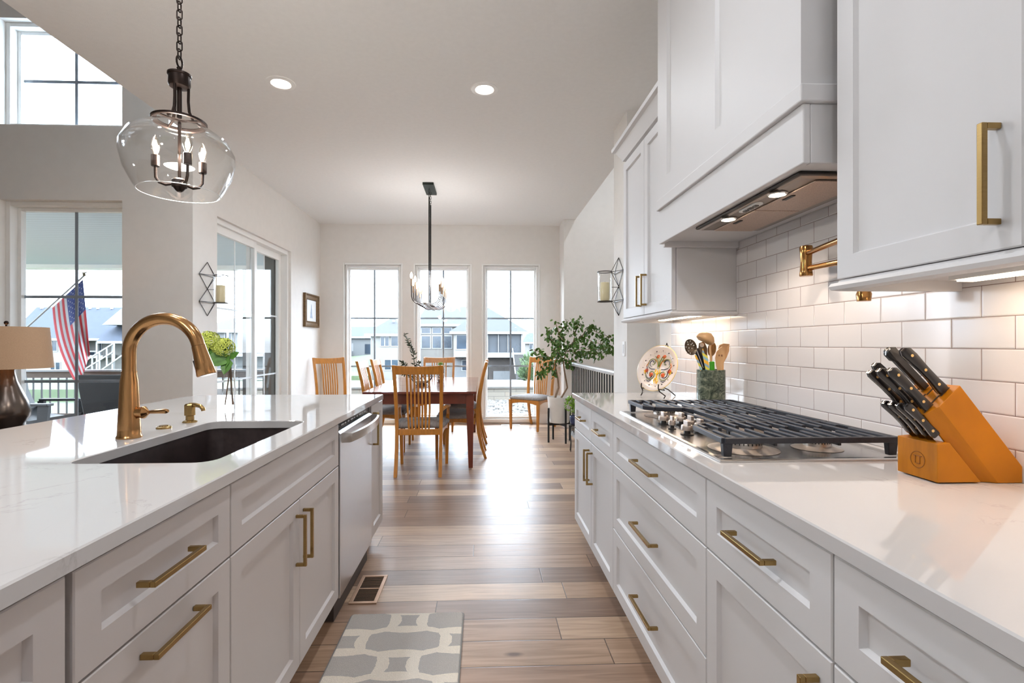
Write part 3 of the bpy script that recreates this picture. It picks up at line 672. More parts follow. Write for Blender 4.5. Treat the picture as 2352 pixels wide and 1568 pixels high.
def leaf_quad(b, p, d, up, L, W):
    """a folded leaf of two halves"""
    d = d.normalized(); s_ = d.cross(up)
    if s_.length < 1e-4: s_ = d.orthogonal()
    s_.normalize(); n_ = s_.cross(d)
    a = [p, p + d * L * .3 + s_ * W * .5 + n_ * L * .05, p + d * L * .68 + s_ * W * .42 + n_ * L * .02, p + d * L - n_ * L * .08]
    c_ = [p, p + d * L * .3 - s_ * W * .5 + n_ * L * .05, p + d * L * .68 - s_ * W * .42 + n_ * L * .02, p + d * L - n_ * L * .08]
    m1, m2 = p + d * L * .3 - n_ * L * .02, p + d * L * .68 - n_ * L * .05
    V = [b.bm.verts.new(x) for x in (p, a[1], a[2], a[3], m2, m1, c_[1], c_[2])]
    b.face([V[0], V[5], V[1]]); b.face([V[5], V[4], V[2], V[1]]); b.face([V[4], V[3], V[2]])
    b.face([V[0], V[6], V[5]]); b.face([V[6], V[7], V[4], V[5]]); b.face([V[7], V[3], V[4]])
def bloom(c, r, n):
    b = B(); c = Vector(c)
    for _ in range(n):
        v = Vector((random.gauss(0, 1), random.gauss(0, 1), random.gauss(.25, 1))).normalized(); p = c + v * r * random.uniform(.75, 1)
        t1 = v.orthogonal().normalized(); t1.rotate(Matrix.Rotation(random.uniform(0, 6), 3, v)); t2 = v.cross(t1); s_ = r * .2
        for q, w_ in ((t1, t2), (-t1, -t2), (t2, -t1), (-t2, t1)): b.poly([p, p + (q * .8 + w_ * .4) * s_ + v * s_ * .3, p + q * s_ * 1.25, p + (q * .8 - w_ * .4) * s_ + v * s_ * .3])
    return b.put('bloom', HYD, va, norm=False)
bloom(tips[0] + Vector((0, 0, .02)), .05, 150); bloom(tips[1] + Vector((0, 0, .02)), .058, 170)
for p, d, L, W in ((tips[0], (-.5, -.5, -.5), .10, .055), (tips[0], (.3, -.5, -.75), .10, .05), (tips[0], (-.9, 0, -.1), .09, .045), (tips[1], (.6, -.3, -.5), .08, .05), (tips[1], (.9, 0, .0), .07, .035), (tips[2], (.0, -.6, -.8), .09, .05), (tips[2], (.8, -.2, .5), .06, .035), (tips[1], (-.2, -.6, -.7), .08, .045), (tips[0], (.2, .1, .9), .075, .03), (tips[2], (-.6, -.6, -.3), .09, .05)):
    b = B(); leaf_quad(b, Vector(p), Vector(d), Vector((.2, -.8, .4)), L, W); b.put('leaf', LEAFB, va, norm=False)

# ------------------------------------------------------------------ gas cooktop
ck = thing('gas_cooktop', 'stainless steel gas cooktop with black iron grates', 'cooktop', ((CX0 + CX1) / 2, (CY0 + CY1) / 2, .914))
b = B(); r0 = [(CX0, CY0), (CX1, CY0), (CX1, CY1), (CX0, CY1)]
def insr(k): return [(CX0 + k, CY0 + k), (CX1 - k, CY0 + k), (CX1 - k, CY1 - k), (CX0 + k, CY1 - k)]
b.rings([L3(insr(.02), .890), L3(insr(.021), .9145), L3(insr(0), .9145), L3(insr(0), .9185), L3(insr(.004), .9215), L3(insr(.014), .9225), L3(insr(.024), .9175)], caps=True)
b.put('tray', STEEL, ck, smooth=True, ang=20)
GT = .974
def gbar(b, x0, y0, x1, y1, z=GT, w=.0115, h=.014): b.bar((x0, y0, z - h / 2), (x1, y1, z - h / 2), w, h)
def grate(ya, yb, front, name='grate'):
    """front: x of the front edge at ya and yb (may be a list of points)"""
    b = B(); xb = 1.142
    fr = front
    for (xa_, y_a), (xb_, y_b) in zip(fr, fr[1:]): gbar(b, xa_, y_a, xb_, y_b, GT, .013, .016)
    gbar(b, fr[0][0], fr[0][1], xb, ya, GT, .013, .016); gbar(b, fr[-1][0], fr[-1][1], xb, yb, GT, .013, .016); gbar(b, xb, ya, xb, yb, GT, .013, .016)
    for px, py in ((fr[0][0] + .012, ya + .01), (fr[-1][0] + .012, yb - .01), (xb - .01, ya + .01), (xb - .01, yb - .01)): b.hexa([(px - .011, py - .008, .922), (px + .011, py - .008, .922), (px + .011, py + .008, .922), (px - .011, py + .008, .922)], [(px - .014, py - .01, GT - .01), (px + .014, py - .01, GT - .01), (px + .014, py + .01, GT - .01), (px - .014, py + .01, GT - .01)])
    fx_at = lambda y: max([p[0] + (q[0] - p[0]) * ((y - p[1]) / (q[1] - p[1]) if abs(q[1] - p[1]) > 1e-6 else 0) for p, q in zip(fr, fr[1:]) if min(p[1], q[1]) - 1e-6 <= y <= max(p[1], q[1]) + 1e-6] or [fr[0][0]])
    k = 0; x = min(p[0] for p in fr) + .032
    while x < xb - .02:
        ys = [ya + (yb - ya) * i / 40 for i in range(41)]; ok = [y for y in ys if fx_at(y) < x - .004]
        if ok:
            y0_, y1_ = min(ok), max(ok); mid = (y0_ + y1_) / 2
            if k % 3 == 1: gbar(b, x, y0_, x, mid - .035, GT + .001); gbar(b, x, mid + .035, x, y1_, GT + .001)
            elif k % 3 == 2: gbar(b, x, y0_, x, y1_, GT + .001)
            else: gbar(b, x, y0_, x, mid + .01, GT + .001); gbar(b, x, mid + .06, x, y1_, GT + .001)
        x += .036; k += 1
    for xx in (.80, .98): gbar(b, xx, ya, xx, yb, GT - .012, .009, .012)
    return b.put(name, IRON, ck, bevel=.002)
grate(1.325, 1.603, [(.655, 1.325), (.668, 1.54), (.70, 1.575), (.80, 1.603)])
grate(1.609, 1.957, [(.812, 1.609), (.83, 1.66), (.83, 1.91), (.812, 1.957)])
grate(1.963, 2.238, [(.80, 1.963), (.70, 1.99), (.668, 2.03), (.668, 2.238)])
KNOB = mat('satin knob steel', (190, 178, 170), .36, 1, var=.05); CAP = mat('black burner cap', (34, 32, 32), .4); BRN = mat('aluminium burner', (206, 196, 188), .35, .9, var=.06)
for x, y, r in ((.775, 1.45, .052), (1.0, 1.45, .036), (.985, 1.783, .062), (.785, 2.12, .044), (1.0, 2.12, .04)):
    u = B().lathe([(r * 1.9, .9185), (r * 1.5, .921), (r * 1.12, .926), (r, .9265), (r, .938), (r * .96, .941), (r * .5, .941)], (x, y, 0), 32).put('burner', BRN, ck, smooth=True, ang=40)
    B().lathe([(r * .9, .9412), (r * .92, .945), (r * .86, .9485), (r * .3, .9495)], (x, y, 0), 28).put('burner_cap', CAP, u, smooth=True)
    b = B()
    for k in range(28):
        a = 2 * PI * k / 28; p = Vector((x + r * math.cos(a), y + r * math.sin(a), .935)); b.bar(p, p + Vector((0, 0, .006)), .0022, .0022)
    b.put('port_slots', CAP, u)
for x, y, r in ((.703, 1.905, .0185), (.703, 1.683, .0195), (.694, 1.795, .0125), (.765, 1.885, .0185), (.765, 1.80, .0185), (.765, 1.72, .0185)):
    kb = B().lathe([(r, .933), (r * 1.03, .937), (r * 1.0, .948), (r * .9, .951)], (x, y, 0), 24).put('knob', KNOB, ck, smooth=True)
    B().box(x - r * .32, x + r * .32, y - r * .95, y + r * .95, .949, .966).put('knob_grip', KNOB, kb, bevel=.002)
    B().lathe([(r * 1.15, .918), (r * 1.15, .921), (r * .6, .922), (r * .5, .934)], (x, y, 0), 20).put('knob_skirt', CAP, kb)

# ------------------------------------------------------------------ knife block and knives
KW = mat('honey maple', (176, 108, 10), .42, var=.16, scale=7, stretch=(1, 8, 1), spec=.3); KW2 = mat('maple end grain', (156, 98, 48), .5, var=.2, scale=70)
ky0, ky1 = 1.076, 1.186
kb = thing('knife_block', 'slanted honey wood knife block on the counter', 'knife block', (1.11, 1.13, z0))
dd = Vector((.622, -.783)); A = Vector((1.004, 1.068)); Bq = Vector((1.074, 1.136))
t_b = (A.y - (z0 + .001)) / .783; Pb = A + dd * t_b
xm = 1.2205; t_x = (xm - Bq.x) / .622; Pc = Bq + dd * t_x
fcv = (Bq - A) * .30; A2 = A + fcv; Pb2 = A2 + dd * ((A2.y - (z0 + .001)) / .783)
def sec(a_, p_, yy): return [(q_[0], yy, q_[1]) for q_ in (tuple(a_), tuple(Bq), tuple(Pc), (xm, z0 + .001), tuple(p_))]
B().rings([sec(A2, Pb2, ky0), sec(A, Pb, ky0 + .016), sec(A, Pb, ky1)]).put('main_block', KW, kb, bevel=.0012)
def on_d(x): return A + dd * ((x - A.x) / .622)
q1 = Vector((1.022, z0 + .004)); 
B().prism([(1.022, z0 + .003), tuple(Pb - Vector((.001, -.002))), tuple(on_d(1.052) - Vector((.0012, .001))), (1.022, 1.004)], 'y', ky0 + .001, ky1 - .001).put('steak_knife_block', KW, kb, bevel=.0015)
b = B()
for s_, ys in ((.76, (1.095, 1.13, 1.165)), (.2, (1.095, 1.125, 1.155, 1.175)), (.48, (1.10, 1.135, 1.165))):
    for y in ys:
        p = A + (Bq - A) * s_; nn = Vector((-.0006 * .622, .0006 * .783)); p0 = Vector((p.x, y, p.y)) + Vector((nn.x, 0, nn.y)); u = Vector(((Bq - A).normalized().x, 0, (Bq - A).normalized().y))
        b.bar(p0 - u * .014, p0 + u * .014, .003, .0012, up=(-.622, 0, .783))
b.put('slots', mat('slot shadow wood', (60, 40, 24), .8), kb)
# a burned-in round emblem with two strokes on the front of the small block
b = B()
cm = Vector((1.0214, 1.128, .958)); b.tube([cm + Vector((0, .019 * math.cos(a), .019 * math.sin(a))) for a in [2 * PI * k / 28 for k in range(28)]], .0007, 5, closed=True)
for dy in (-.006, .006): b.bar(cm + Vector((0, dy, -.009)), cm + Vector((0, dy, .009)), .0012, .0012)
b.bar(cm + Vector((0, -.006, -.009)), cm + Vector((0, .006, -.009)), .0012, .0012); b.bar(cm + Vector((0, -.011, .009)), cm + Vector((0, .011, .009)), .0012, .0012)
b.put('emblem', mat('burned mark', (134, 80, 24), .6), kb)
HND = mat('black knife handle', (24, 22, 24), .3, var=.1, coat=.3); RIV = mat('brass rivet', (236, 196, 130), .3, .6); BLADE = mat('knife steel', (205, 205, 208), .2, 1)
def knife(name, label, cat, x, z, y, L, W=.024, T=.015, group='knives in the wooden block', steel=False):
    up = Vector((-.697, 0, .717)); wd = Vector((.717, 0, .697)); P = Vector((x, y, z)) + up * .004
    t = thing(name, label, cat, P, 0, group)
    out = [(0, -.46), (.06, -.5), (.3, -.36), (.55, -.38), (.8, -.5), (.93, -.56), (1.0, -.38), (1.0, .12), (.95, .42), (.8, .5), (.5, .42), (.25, .42), (.05, .5), (0, .46)]
    if steel: out = [(0, -.4), (.75, -.42), (.8, -.6), (.95, -.6), (1, -.3), (1, .3), (.95, .6), (.8, .6), (.75, .42), (0, .4)]
    def O(k, yy): return [P + up * (a * L) + wd * (c_ * W * k) + Vector((0, yy, 0)) for a, c_ in out]
    h_ = T / 2
    b = B(); b.rings([O(.78, -h_), O(1, -h_ * .65), O(1, -.0012), O(.9, -.0011)], caps=True); b.rings([O(.9, .0011), O(1, .0012), O(1, h_ * .65), O(.78, h_)], caps=True)
    h = b.put('handle', HND, t, smooth=True, ang=50)
    B().rings([O(1.02, -.001), O(1.02, .001)], caps=True).put('tang', BLADE, t)
    if not steel:
        for a in (.16, .5, .84):
            b = B(); c0 = P + up * (a * L) + wd * (-.02 * W)
            for s_ in (-1, 1):
                ring = [c0 + up * (.0034 * math.cos(k)) + wd * (.0034 * math.sin(k)) for k in [2 * PI * i / 14 for i in range(14)]]
                b.rings([[q + Vector((0, s_ * (h_ - .001), 0)) for q in ring], [q + Vector((0, s_ * (h_ + .0003), 0)) for q in ring]], caps=True)
            b.put('rivet', RIV, h, smooth=True)
    b = B(); b.hexa([P - up * .03 + wd * s_ for s_ in (-.009, .009)] + [P - up * .03 + wd * .009 + Vector((0, .0008, 0)), P - up * .03 - wd * .009 + Vector((0, .0008, 0))], [P + wd * s_ for s_ in (-.009, .009)] + [P + wd * .009 + Vector((0, .0008, 0)), P - wd * .009 + Vector((0, .0008, 0))])
    b.put('blade', BLADE, t)
def fp(s_): p = A + (Bq - A) * s_; return p.x, p.y
knife('chef_knife', 'largest black knife, highest in the block and nearest', 'knife', *fp(.76), 1.098, .134, .025, .015)
knife('honing_steel', 'honing steel with ringed black handle behind the largest knife', 'honing steel', *fp(.80), 1.150, .128, .023, .018, steel=True)
knife('kitchen_knife', 'black knife in the middle row of the block, nearest of that row', 'knife', *fp(.2), 1.096, .124, .023, .014)
knife('kitchen_knife', 'black knife in the middle row of the block, second from the front', 'knife', *fp(.16), 1.124, .124, .023, .014)
knife('kitchen_knife', 'black knife in the middle row of the block, third from the front', 'knife', *fp(.12), 1.152, .120, .021, .014)
knife('utility_knife', 'short black knife at the far edge of the block above the middle row', 'knife', *fp(.42), 1.168, .115, .021, .014)
for k, nm in enumerate(('nearest of the four black steak knives in the low block', 'second nearest of the four black steak knives in the low block', 'third of the four black steak knives counting from the near side', 'farthest of the four black steak knives in the low block')):
    knife('steak_knife', nm, 'knife', 1.036, 1.018, 1.094 + .0215 * k, .098, .019, .012)

# ------------------------------------------------------------------ utensil crock
ux, uy, ur = 1.105, 2.365, .0655
m = bpy.data.materials.new('green marble'); m.use_nodes = True; tt = m.node_tree; bb = tt.nodes['Principled BSDF']; co = tt.nodes.new('ShaderNodeTexCoord')
n_ = tt.nodes.new('ShaderNodeTexNoise'); n_.inputs['Scale'].default_value = 26; n_.inputs['Detail'].default_value = 8; n_.inputs['Roughness'].default_value = .7; n_.inputs['Distortion'].default_value = 2.2; tt.links.new(co.outputs['Object'], n_.inputs['Vector'])
r_ = tt.nodes.new('ShaderNodeValToRGB'); ee = r_.color_ramp.elements; ee[0].position = .36; ee[0].color = lin((34, 44, 40)); ee[1].position = .68; ee[1].color = lin((150, 152, 132)); z_ = ee.new(.5); z_.color = lin((88, 98, 84))
tt.links.new(n_.outputs['Fac'], r_.inputs[0]); tt.links.new(r_.outputs[0], bb.inputs['Base Color']); bb.inputs['Roughness'].default_value = .18
cr = thing('utensil_crock', 'green marble crock of utensils behind the cooktop', 'crock', (ux, uy, z0))
B().lathe([(ur - .002, z0 + .0005), (ur, z0 + .003), (ur, 1.104), (ur - .002, 1.106), (ur - .008, 1.106), (ur - .009, 1.10), (ur - .009, z0 + .012)], (ux, uy, 0), 40).put('crock', m, cr, smooth=True, ang=30)
TAN = mat('tan nylon', (206, 164, 118), .4); DKM = mat('dark steel utensil', (112, 98, 82), .3, .85, var=.12); BLK = mat('black nylon', (30, 28, 30), .45)
GRN = mat('lime green grip', (70, 168, 40), .45); ORG = mat('orange grip', (246, 168, 40), .45); WD = mat('dark olive wood', (140, 108, 66), .5, var=.2)
m = bpy.data.materials.new('striped handle'); m.use_nodes = True; tt = m.node_tree; bb = tt.nodes['Principled BSDF']; co = tt.nodes.new('ShaderNodeTexCoord'); se_ = tt.nodes.new('ShaderNodeSeparateXYZ'); tt.links.new(co.outputs['Object'], se_.inputs[0])
v_ = mathn(tt, 'FRACT', mathn(tt, 'MULTIPLY', mathn(tt, 'ADD', se_.outputs['Z'], mathn(tt, 'MULTIPLY', se_.outputs['X'], .6)), 18)); r_ = tt.nodes.new('ShaderNodeValToRGB'); r_.color_ramp.interpolation = 'CONSTANT'; ee = r_.color_ramp.elements
ee[0].position = 0; ee[0].color = lin((250, 190, 60)); ee[1].position = .3; ee[1].color = lin((150, 196, 206)); z_ = ee.new(.55); z_.color = lin((232, 222, 90)); z_ = ee.new(.78); z_.color = lin((150, 180, 200))
tt.links.new(v_, r_.inputs[0]); tt.links.new(r_.outputs[0], bb.inputs['Base Color']); bb.inputs['Roughness'].default_value = .4; STRIPE = m
KK = .00207
def U(px, py, dy=0): return Vector((ux + (px - 1644) * KK, uy + dy, EYE - (py - 790) * KK))
UG = 'utensils in the green crock'
def utensil(name, label, foot, top, dy): return thing(name, label, 'utensil', U(*foot, dy), 0, UG)
def disk_head(pts, y, th, dish=0, holes=None):
    """a head traced in the X-Z plane, given real thickness and a hollow"""
    b = B(); n = len(pts); c = sum(pts, Vector((0, 0, 0))) / n
    f = [p + Vector((0, -th / 2, 0)) for p in pts]; k = [p + Vector((0, th / 2, 0)) for p in pts]
    fi = [c + (p - c) * .7 + Vector((0, dish - th / 2, 0)) for p in pts]; ki = [c + (p - c) * .7 + Vector((0, dish + th / 2, 0)) for p in pts]
    fm = [c + (p - c) * .3 + Vector((0, dish * 1.25 - th / 2, 0)) for p in pts]; km = [c + (p - c) * .3 + Vector((0, dish * 1.25 + th / 2, 0)) for p in pts]
    b.rings([fm, fi, f, k, ki, km], caps=True); return b
def oval(cx, cy, rx, ry, rot, dy, n=20, egg=0):
    out = []
    for i in range(n):
        a = 2 * PI * i / n; x, y = rx * math.cos(a), ry * math.sin(a) ; x *= 1 + egg * math.sin(a)
        xr = x * math.cos(R(rot)) - y * math.sin(R(rot)); yr = x * math.sin(R(rot)) + y * math.cos(R(rot)); out.append(U(cx + xr, cy + yr, dy))
    return out
IN = (1644, 905)
# slotted steel spoon
t = thing('slotted_spoon', 'steel slotted spoon with striped handle, leftmost in the green crock', 'utensil', U(1636, 925, -.02), 0, UG)
disk_head(oval(1590, 797, 14, 19, -18, -.03), -.03, .0025, .012).put('bowl', DKM, t, smooth=True)
b = B()
for px, py in ((1583, 785), (1590, 783), (1585, 791), (1592, 791), (1598, 793), (1580, 797), (1587, 799), (1594, 800), (1579, 804), (1586, 806), (1582, 811), (1590, 811), (1595, 788)): b.ball(U(px, py, -.031 + .0075), .0028, 8, 5, (1, 1.6, 1))
b.put('hole', mat('painted hole light', (228, 224, 218), .5), t)  # pale paint on beads imitates the bright background behind the holes
B().tube([U(1601, 815, -.028), U(1609, 832, -.025), U(1636, 900, -.015)], [.004, .005, .005], 8).put('handle', STRIPE, t, smooth=True)
# black tongs
t = thing('tongs', 'black handled tongs with steel arms beside the slotted spoon', 'utensil', U(1640, 925, .01), 0, UG)
for a_, b__ in (((1603, 798), (1626, 845)), ((1611, 800), (1632, 845))): B().tube([U(*a_, .0), U((a_[0] + b__[0]) / 2, (a_[1] + b__[1]) / 2 - 2, .0), U(*b__, .0), U(1640, 900, .008)], [.006, .009, .007, .004], 8, flat=.6).put('arm', BLK, t, smooth=True)
B().tube([U(1608, 805, -.012), U(1618, 830, -.012), U(1624, 846, -.01)], .002, 6).put('steel_arm', BLADE, t)
# steel turner with hole
t = thing('turner', 'dark steel turner with a round hang hole behind the ladle', 'utensil', U(1646, 925, .03), 0, UG)
disk_head([U(*p, .022) for p in ((1620, 788), (1632, 783), (1640, 800), (1640, 862), (1632, 862), (1618, 806))], 0, .003, 0).put('blade', DKM, t)
b = B(); b.lathe([(.011, -.0004), (.011, .0006)], (0, 0, 0), 20); b.xf(Matrix.Translation(U(1627, 792, .0198)) @ Matrix.Rotation(PI / 2, 4, 'X')); b.put('hole', mat('painted hole light', (228, 224, 218), .5), t)  # pale painted disc imitates brightness seen through the hang hole
# striped spatula
t = thing('striped_spatula', 'spatula with yellow and blue striped handle in the green crock', 'utensil', U(1640, 925, -.03), 0, UG)
disk_head([U(*p, -.03) for p in ((1618, 800), (1622, 812), (1629, 818), (1634, 852), (1637, 890), (1630, 890), (1625, 850), (1617, 810))], 0, .006, 0).put('handle', STRIPE, t, bevel=.001)
# ladle
t = thing('ladle', 'tan ladle with green grip, tallest in the green crock', 'utensil', U(1650, 925, -.02), 0, UG)
b = disk_head([U(*p, -.01) for p in ((1609, 772), (1616, 764), (1628, 762), (1640, 765), (1647, 775), (1648, 786), (1643, 792), (1636, 791), (1626, 785), (1614, 780))], 0, .022, -.018); b.put('bowl', TAN, t, smooth=True, ang=60)
B().tube([U(1641, 788, -.01), U(1639, 800, -.014), U(1641, 832, -.016)], [.0062, .005, .0052], 8).put('handle', TAN, t, smooth=True)
B().bar(U(1642.5, 830, -.018), U(1643.5, 900, -.018), .024, .010, up=(0, 1, 0)).put('grip', GRN, t, bevel=.004)
# olive wood spoon
t = thing('wooden_spoon', 'dark olive wood spoon behind the tan utensils', 'utensil', U(1648, 925, .03), 0, UG)
disk_head(oval(1653, 802, 10, 17, 8, .03), 0, .005, .008).put('bowl', WD, t, smooth=True); B().tube([U(1652, 816, .03), U(1648, 900, .02)], .0045, 8).put('handle', WD, t)
# tan slotted turner and tan spoon
t = thing('slotted_turner', 'broad tan turner with small oval slots at the front of the crock', 'utensil', U(1655, 925, -.04), 0, UG)
disk_head([U(*p, -.04) for p in ((1661, 796), (1667, 806), (1668, 820), (1664, 840), (1660, 860), (1652, 860), (1647, 838), (1645, 822), (1648, 808), (1655, 800))], 0, .004, .003).put('blade', TAN, t, smooth=True)
b = B()
for px in (1654.5, 1660.5): b.ball(U(px, 816, -.0405), .0045, 8, 5, (.8, .5, 1.1))
b.put('slot', mat('slot brown', (150, 108, 78), .6), t); B().tube([U(1656, 858, -.04), U(1655, 900, -.035)], .006, 8).put('handle', TAN, t)
t = thing('mixing_spoon', 'tan spoon with orange grip, rightmost in the green crock', 'utensil', U(1664, 925, -.01), 0, UG)
disk_head([U(*p, -.008) for p in ((1663, 792), (1672, 788.5), (1686, 790), (1685, 806), (1680, 820), (1673, 832), (1669, 842), (1664, 840), (1664, 815), (1660, 800))], 0, .005, .009).put('bowl', TAN, t, smooth=True)
B().bar(U(1668, 836, -.008), U(1664, 900, -.01), .018, .010, up=(0, 1, 0)).put('grip', ORG, t, bevel=.003)

# ------------------------------------------------------------------ maiolica plate on its stand
pc = Vector((1.018, 2.85, 1.087)); pn = Vector((-.80, -.50, .33)).normalized()
pu = (Vector((0, 0, 1)) - pn * pn.z).normalized(); pv = pu.cross(pn)
PM = Matrix(((pv.x, pu.x, pn.x, pc.x), (pv.y, pu.y, pn.y, pc.y), (pv.z, pu.z, pn.z, pc.z), (0, 0, 0, 1)))
PR = .138
CER = mat('glazed cream ceramic', (236, 222, 212), .12, var=.03, coat=.4); YEL = mat('yellow glaze rim', (230, 200, 120), .15)
pl = thing('decorative_plate', 'hand painted ceramic plate with scrolls and orange flowers', 'plate', pc)
b = B().lathe([(.05, -.012), (.055, -.014), (PR * .72, -.008), (PR, .008), (PR * 1.005, .011), (PR * .985, .013), (PR * .74, -.001), (PR * .68, -.004), (.001, -.004)], (0, 0, 0), 48); b.xf(PM); b.put('dish', CER, pl, smooth=True, ang=60)
b = B().tube([(PR * .995 * math.cos(a), PR * .995 * math.sin(a), .0105) for a in [2 * PI * k / 48 for k in range(48)]], .0022, 6, closed=True); b.xf(PM); b.put('rim', YEL, pl, smooth=True)
def motif(name, col, paths, r):
    b = B()
    for p in paths: b.tube([(x * 1.14, y * 1.14, -.0035) for x, y in p], [r * 1.14 * (.35 + .65 * math.sin(PI * (i + .7) / (len(p) + .4))) for i in range(len(p))], 6, flat=.5)
    b.xf(PM); b.put(name, mat('glaze ' + name, col, .2), pl)
def spiral(cx, cy, r, a0, turns, sgn, n=22): return [(cx + r * (1 - .75 * i / n) * math.cos(R(a0) + sgn * turns * 2 * PI * i / n), cy + r * (1 - .75 * i / n) * math.sin(R(a0) + sgn * turns * 2 * PI * i / n)) for i in range(n + 1)]
grn, blu, org, yel_ = [], [], [], []
for s_ in (-1, 1):
    grn += [spiral(s_ * .038, -.032, .036, 90 - s_ * 60, 1.1, -s_), spiral(s_ * .042, .030, .03, -90 + s_ * 30, 1.0, s_), [(s_ * .004, .0), (s_ * .01, .03), (s_ * .022, .055), (s_ * .034, .066)], [(s_ * .002, .01), (s_ * .004, .04), (s_ * .012, .066)]]
    blu += [spiral(s_ * .042, .030, .021, -60 + s_ * 30, .8, s_), spiral(s_ * .04, -.034, .027, 120 - s_ * 60, .6, -s_), [(s_ * .02, -.004), (s_ * .04, -.004), (s_ * .06, .004)], [(s_ * .06, -.03), (s_ * .066, -.01), (s_ * .074, .01)], [(s_ * .03, -.064), (s_ * .046, -.07), (s_ * .06, -.062)]]
    org += [[(s_ * .006, .006), (s_ * .014, .034), (s_ * .03, .05)], [(s_ * .068, -.005), (s_ * .076, .012), (s_ * .066, .035)]]
    yel_ += [[(s_ * .012, -.004), (s_ * .014, -.02), (s_ * .004, -.03)], [(s_ * .075, -.03), (s_ * .084, -.012)], [(s_ * .006, -.05), (s_ * .012, -.066), (s_ * .006, -.08)]]
yel_ += [[(0, -.01), (0, -.03), (0, -.055), (0, -.075)]]
motif('green_scrolls', (110, 124, 40), grn, .0042); motif('blue_scrolls', (26, 32, 66), blu, .0042); motif('orange_leaves', (206, 116, 44), org, .004); motif('yellow_vase', (238, 190, 40), yel_, .006)
b = B()
for x, y, r in ((-.036, -.034, .0125), (.036, -.034, .0125), (-.016, .064, .0105), (.022, .064, .0105), (-.07, -.012, .011), (.07, -.012, .011)): b.ball((x * 1.14, y * 1.14, -.003), r * 1.14, 12, 6, (1, 1, .18))
b.xf(PM); b.put('orange_flowers', mat('glaze flower', (212, 92, 36), .2), pl, smooth=True)
b = B()
for k in range(15): a = 2 * PI * k / 15 + .2; b.ball((.108 * math.cos(a), .108 * math.sin(a), .0025), .0032 if k % 2 else .0048, 8, 4, (1, 1, .2))
for k in range(40): a = 2 * PI * k / 40; b.ball((.101 * math.cos(a), .101 * math.sin(a), .0015), .0016, 6, 3, (1, 1, .2))
b.xf(PM); b.put('border_dots', mat('glaze dots', (72, 52, 56), .2), pl)
st = thing('plate_stand', 'black wrought iron easel holding the painted plate', 'plate stand', (1.05, 2.9, z0))
f1, f2, f3 = Vector((.962, 2.985, z0)), Vector((1.035, 2.80, z0)), Vector((1.165, 2.965, z0))
b = B()
n2 = Vector((pn.x, pn.y, 0)).normalized(); sd = Vector((-n2.y, n2.x, 0))
lo = pc - pu * PR * .97
for s_, ft in ((1, f1), (-1, f2)):
    if (f1 - f2).dot(sd) < 0: s_ = -s_
    h0 = lo + sd * s_ * .06 + pu * .008
    b.tube([h0 + n2 * .03 + Vector((0, 0, .034)), h0 + n2 * .032 + Vector((0, 0, .012)), h0 + n2 * .02 + Vector((0, 0, -.008)), ft + Vector((0, 0, .018)) * 1 - n2 * .012, ft + Vector((0, 0, .004))], .0034, 8)
    b.tube([h0 + n2 * .03 + Vector((0, 0, .006)), h0 - n2 * .022 + Vector((0, 0, -.002)), lo - n2 * .075 + Vector((0, 0, .02))], .003, 8)
top = pc + pu * (PR + .018) - n2 * .03
b.tube([lo - n2 * .075 + Vector((0, 0, .02)), top - sd * .012 - Vector((0, 0, .03)), top, top + sd * .012 - Vector((0, 0, .03)), lo - n2 * .075 + Vector((0, 0, .02))], .0034, 8)
b.tube([lo - n2 * .075 + Vector((0, 0, .02)), (lo - n2 * .075 + f3) / 2 + Vector((0, 0, .02)), f3 + Vector((0, 0, .004))], .0034, 8)
b.put('easel', OILB, st, smooth=True)

# ------------------------------------------------------------------ rug and floor registers
m = bpy.data.materials.new('trellis wool'); m.use_nodes = True; tt = m.node_tree; bb = tt.nodes['Principled BSDF']; co = tt.nodes.new('ShaderNodeTexCoord'); se_ = tt.nodes.new('ShaderNodeSeparateXYZ'); tt.links.new(co.outputs['Object'], se_.inputs[0])
nz = tt.nodes.new('ShaderNodeTexNoise'); nz.inputs['Scale'].default_value = 60; tt.links.new(co.outputs['Object'], nz.inputs['Vector'])
jit = mathn(tt, 'MULTIPLY', mathn(tt, 'SUBTRACT', nz.outputs['Fac'], .5), .09)
PX, PY = .46, .30
def ringlat(ox, oy):
    u = mathn(tt, 'SUBTRACT', mathn(tt, 'FRACT', mathn(tt, 'ADD', mathn(tt, 'DIVIDE', se_.outputs['X'], PX), ox)), .5); v = mathn(tt, 'SUBTRACT', mathn(tt, 'FRACT', mathn(tt, 'ADD', mathn(tt, 'DIVIDE', se_.outputs['Y'], PY), oy)), .5)
    # superellipse ring with nipped waist
    uu = mathn(tt, 'POWER', mathn(tt, 'ABSOLUTE', mathn(tt, 'MULTIPLY', u, 2.1)), 2.2); vv = mathn(tt, 'POWER', mathn(tt, 'ABSOLUTE', mathn(tt, 'MULTIPLY', v, 2.5)), 2.2)
    out_ = mathn(tt, 'LESS_THAN', mathn(tt, 'ADD', mathn(tt, 'ADD', uu, vv), jit), .80)
    # the gray field inside each ring is nipped at its waist
    wst = mathn(tt, 'ADD', 2.75, mathn(tt, 'MULTIPLY', mathn(tt, 'COSINE', mathn(tt, 'MULTIPLY', u, 2 * PI * 1.25)), .75))
    v2 = mathn(tt, 'POWER', mathn(tt, 'ABSOLUTE', mathn(tt, 'MULTIPLY', v, wst)), 3.0); u2 = mathn(tt, 'POWER', mathn(tt, 'ABSOLUTE', mathn(tt, 'MULTIPLY', u, 2.3)), 4.0)
    inn = mathn(tt, 'GREATER_THAN', mathn(tt, 'ADD', mathn(tt, 'ADD', u2, v2), jit), .30)
    return mathn(tt, 'MULTIPLY', out_, inn)
lt = mathn(tt, 'MAXIMUM', ringlat(.478, .0), ringlat(.978, .5))
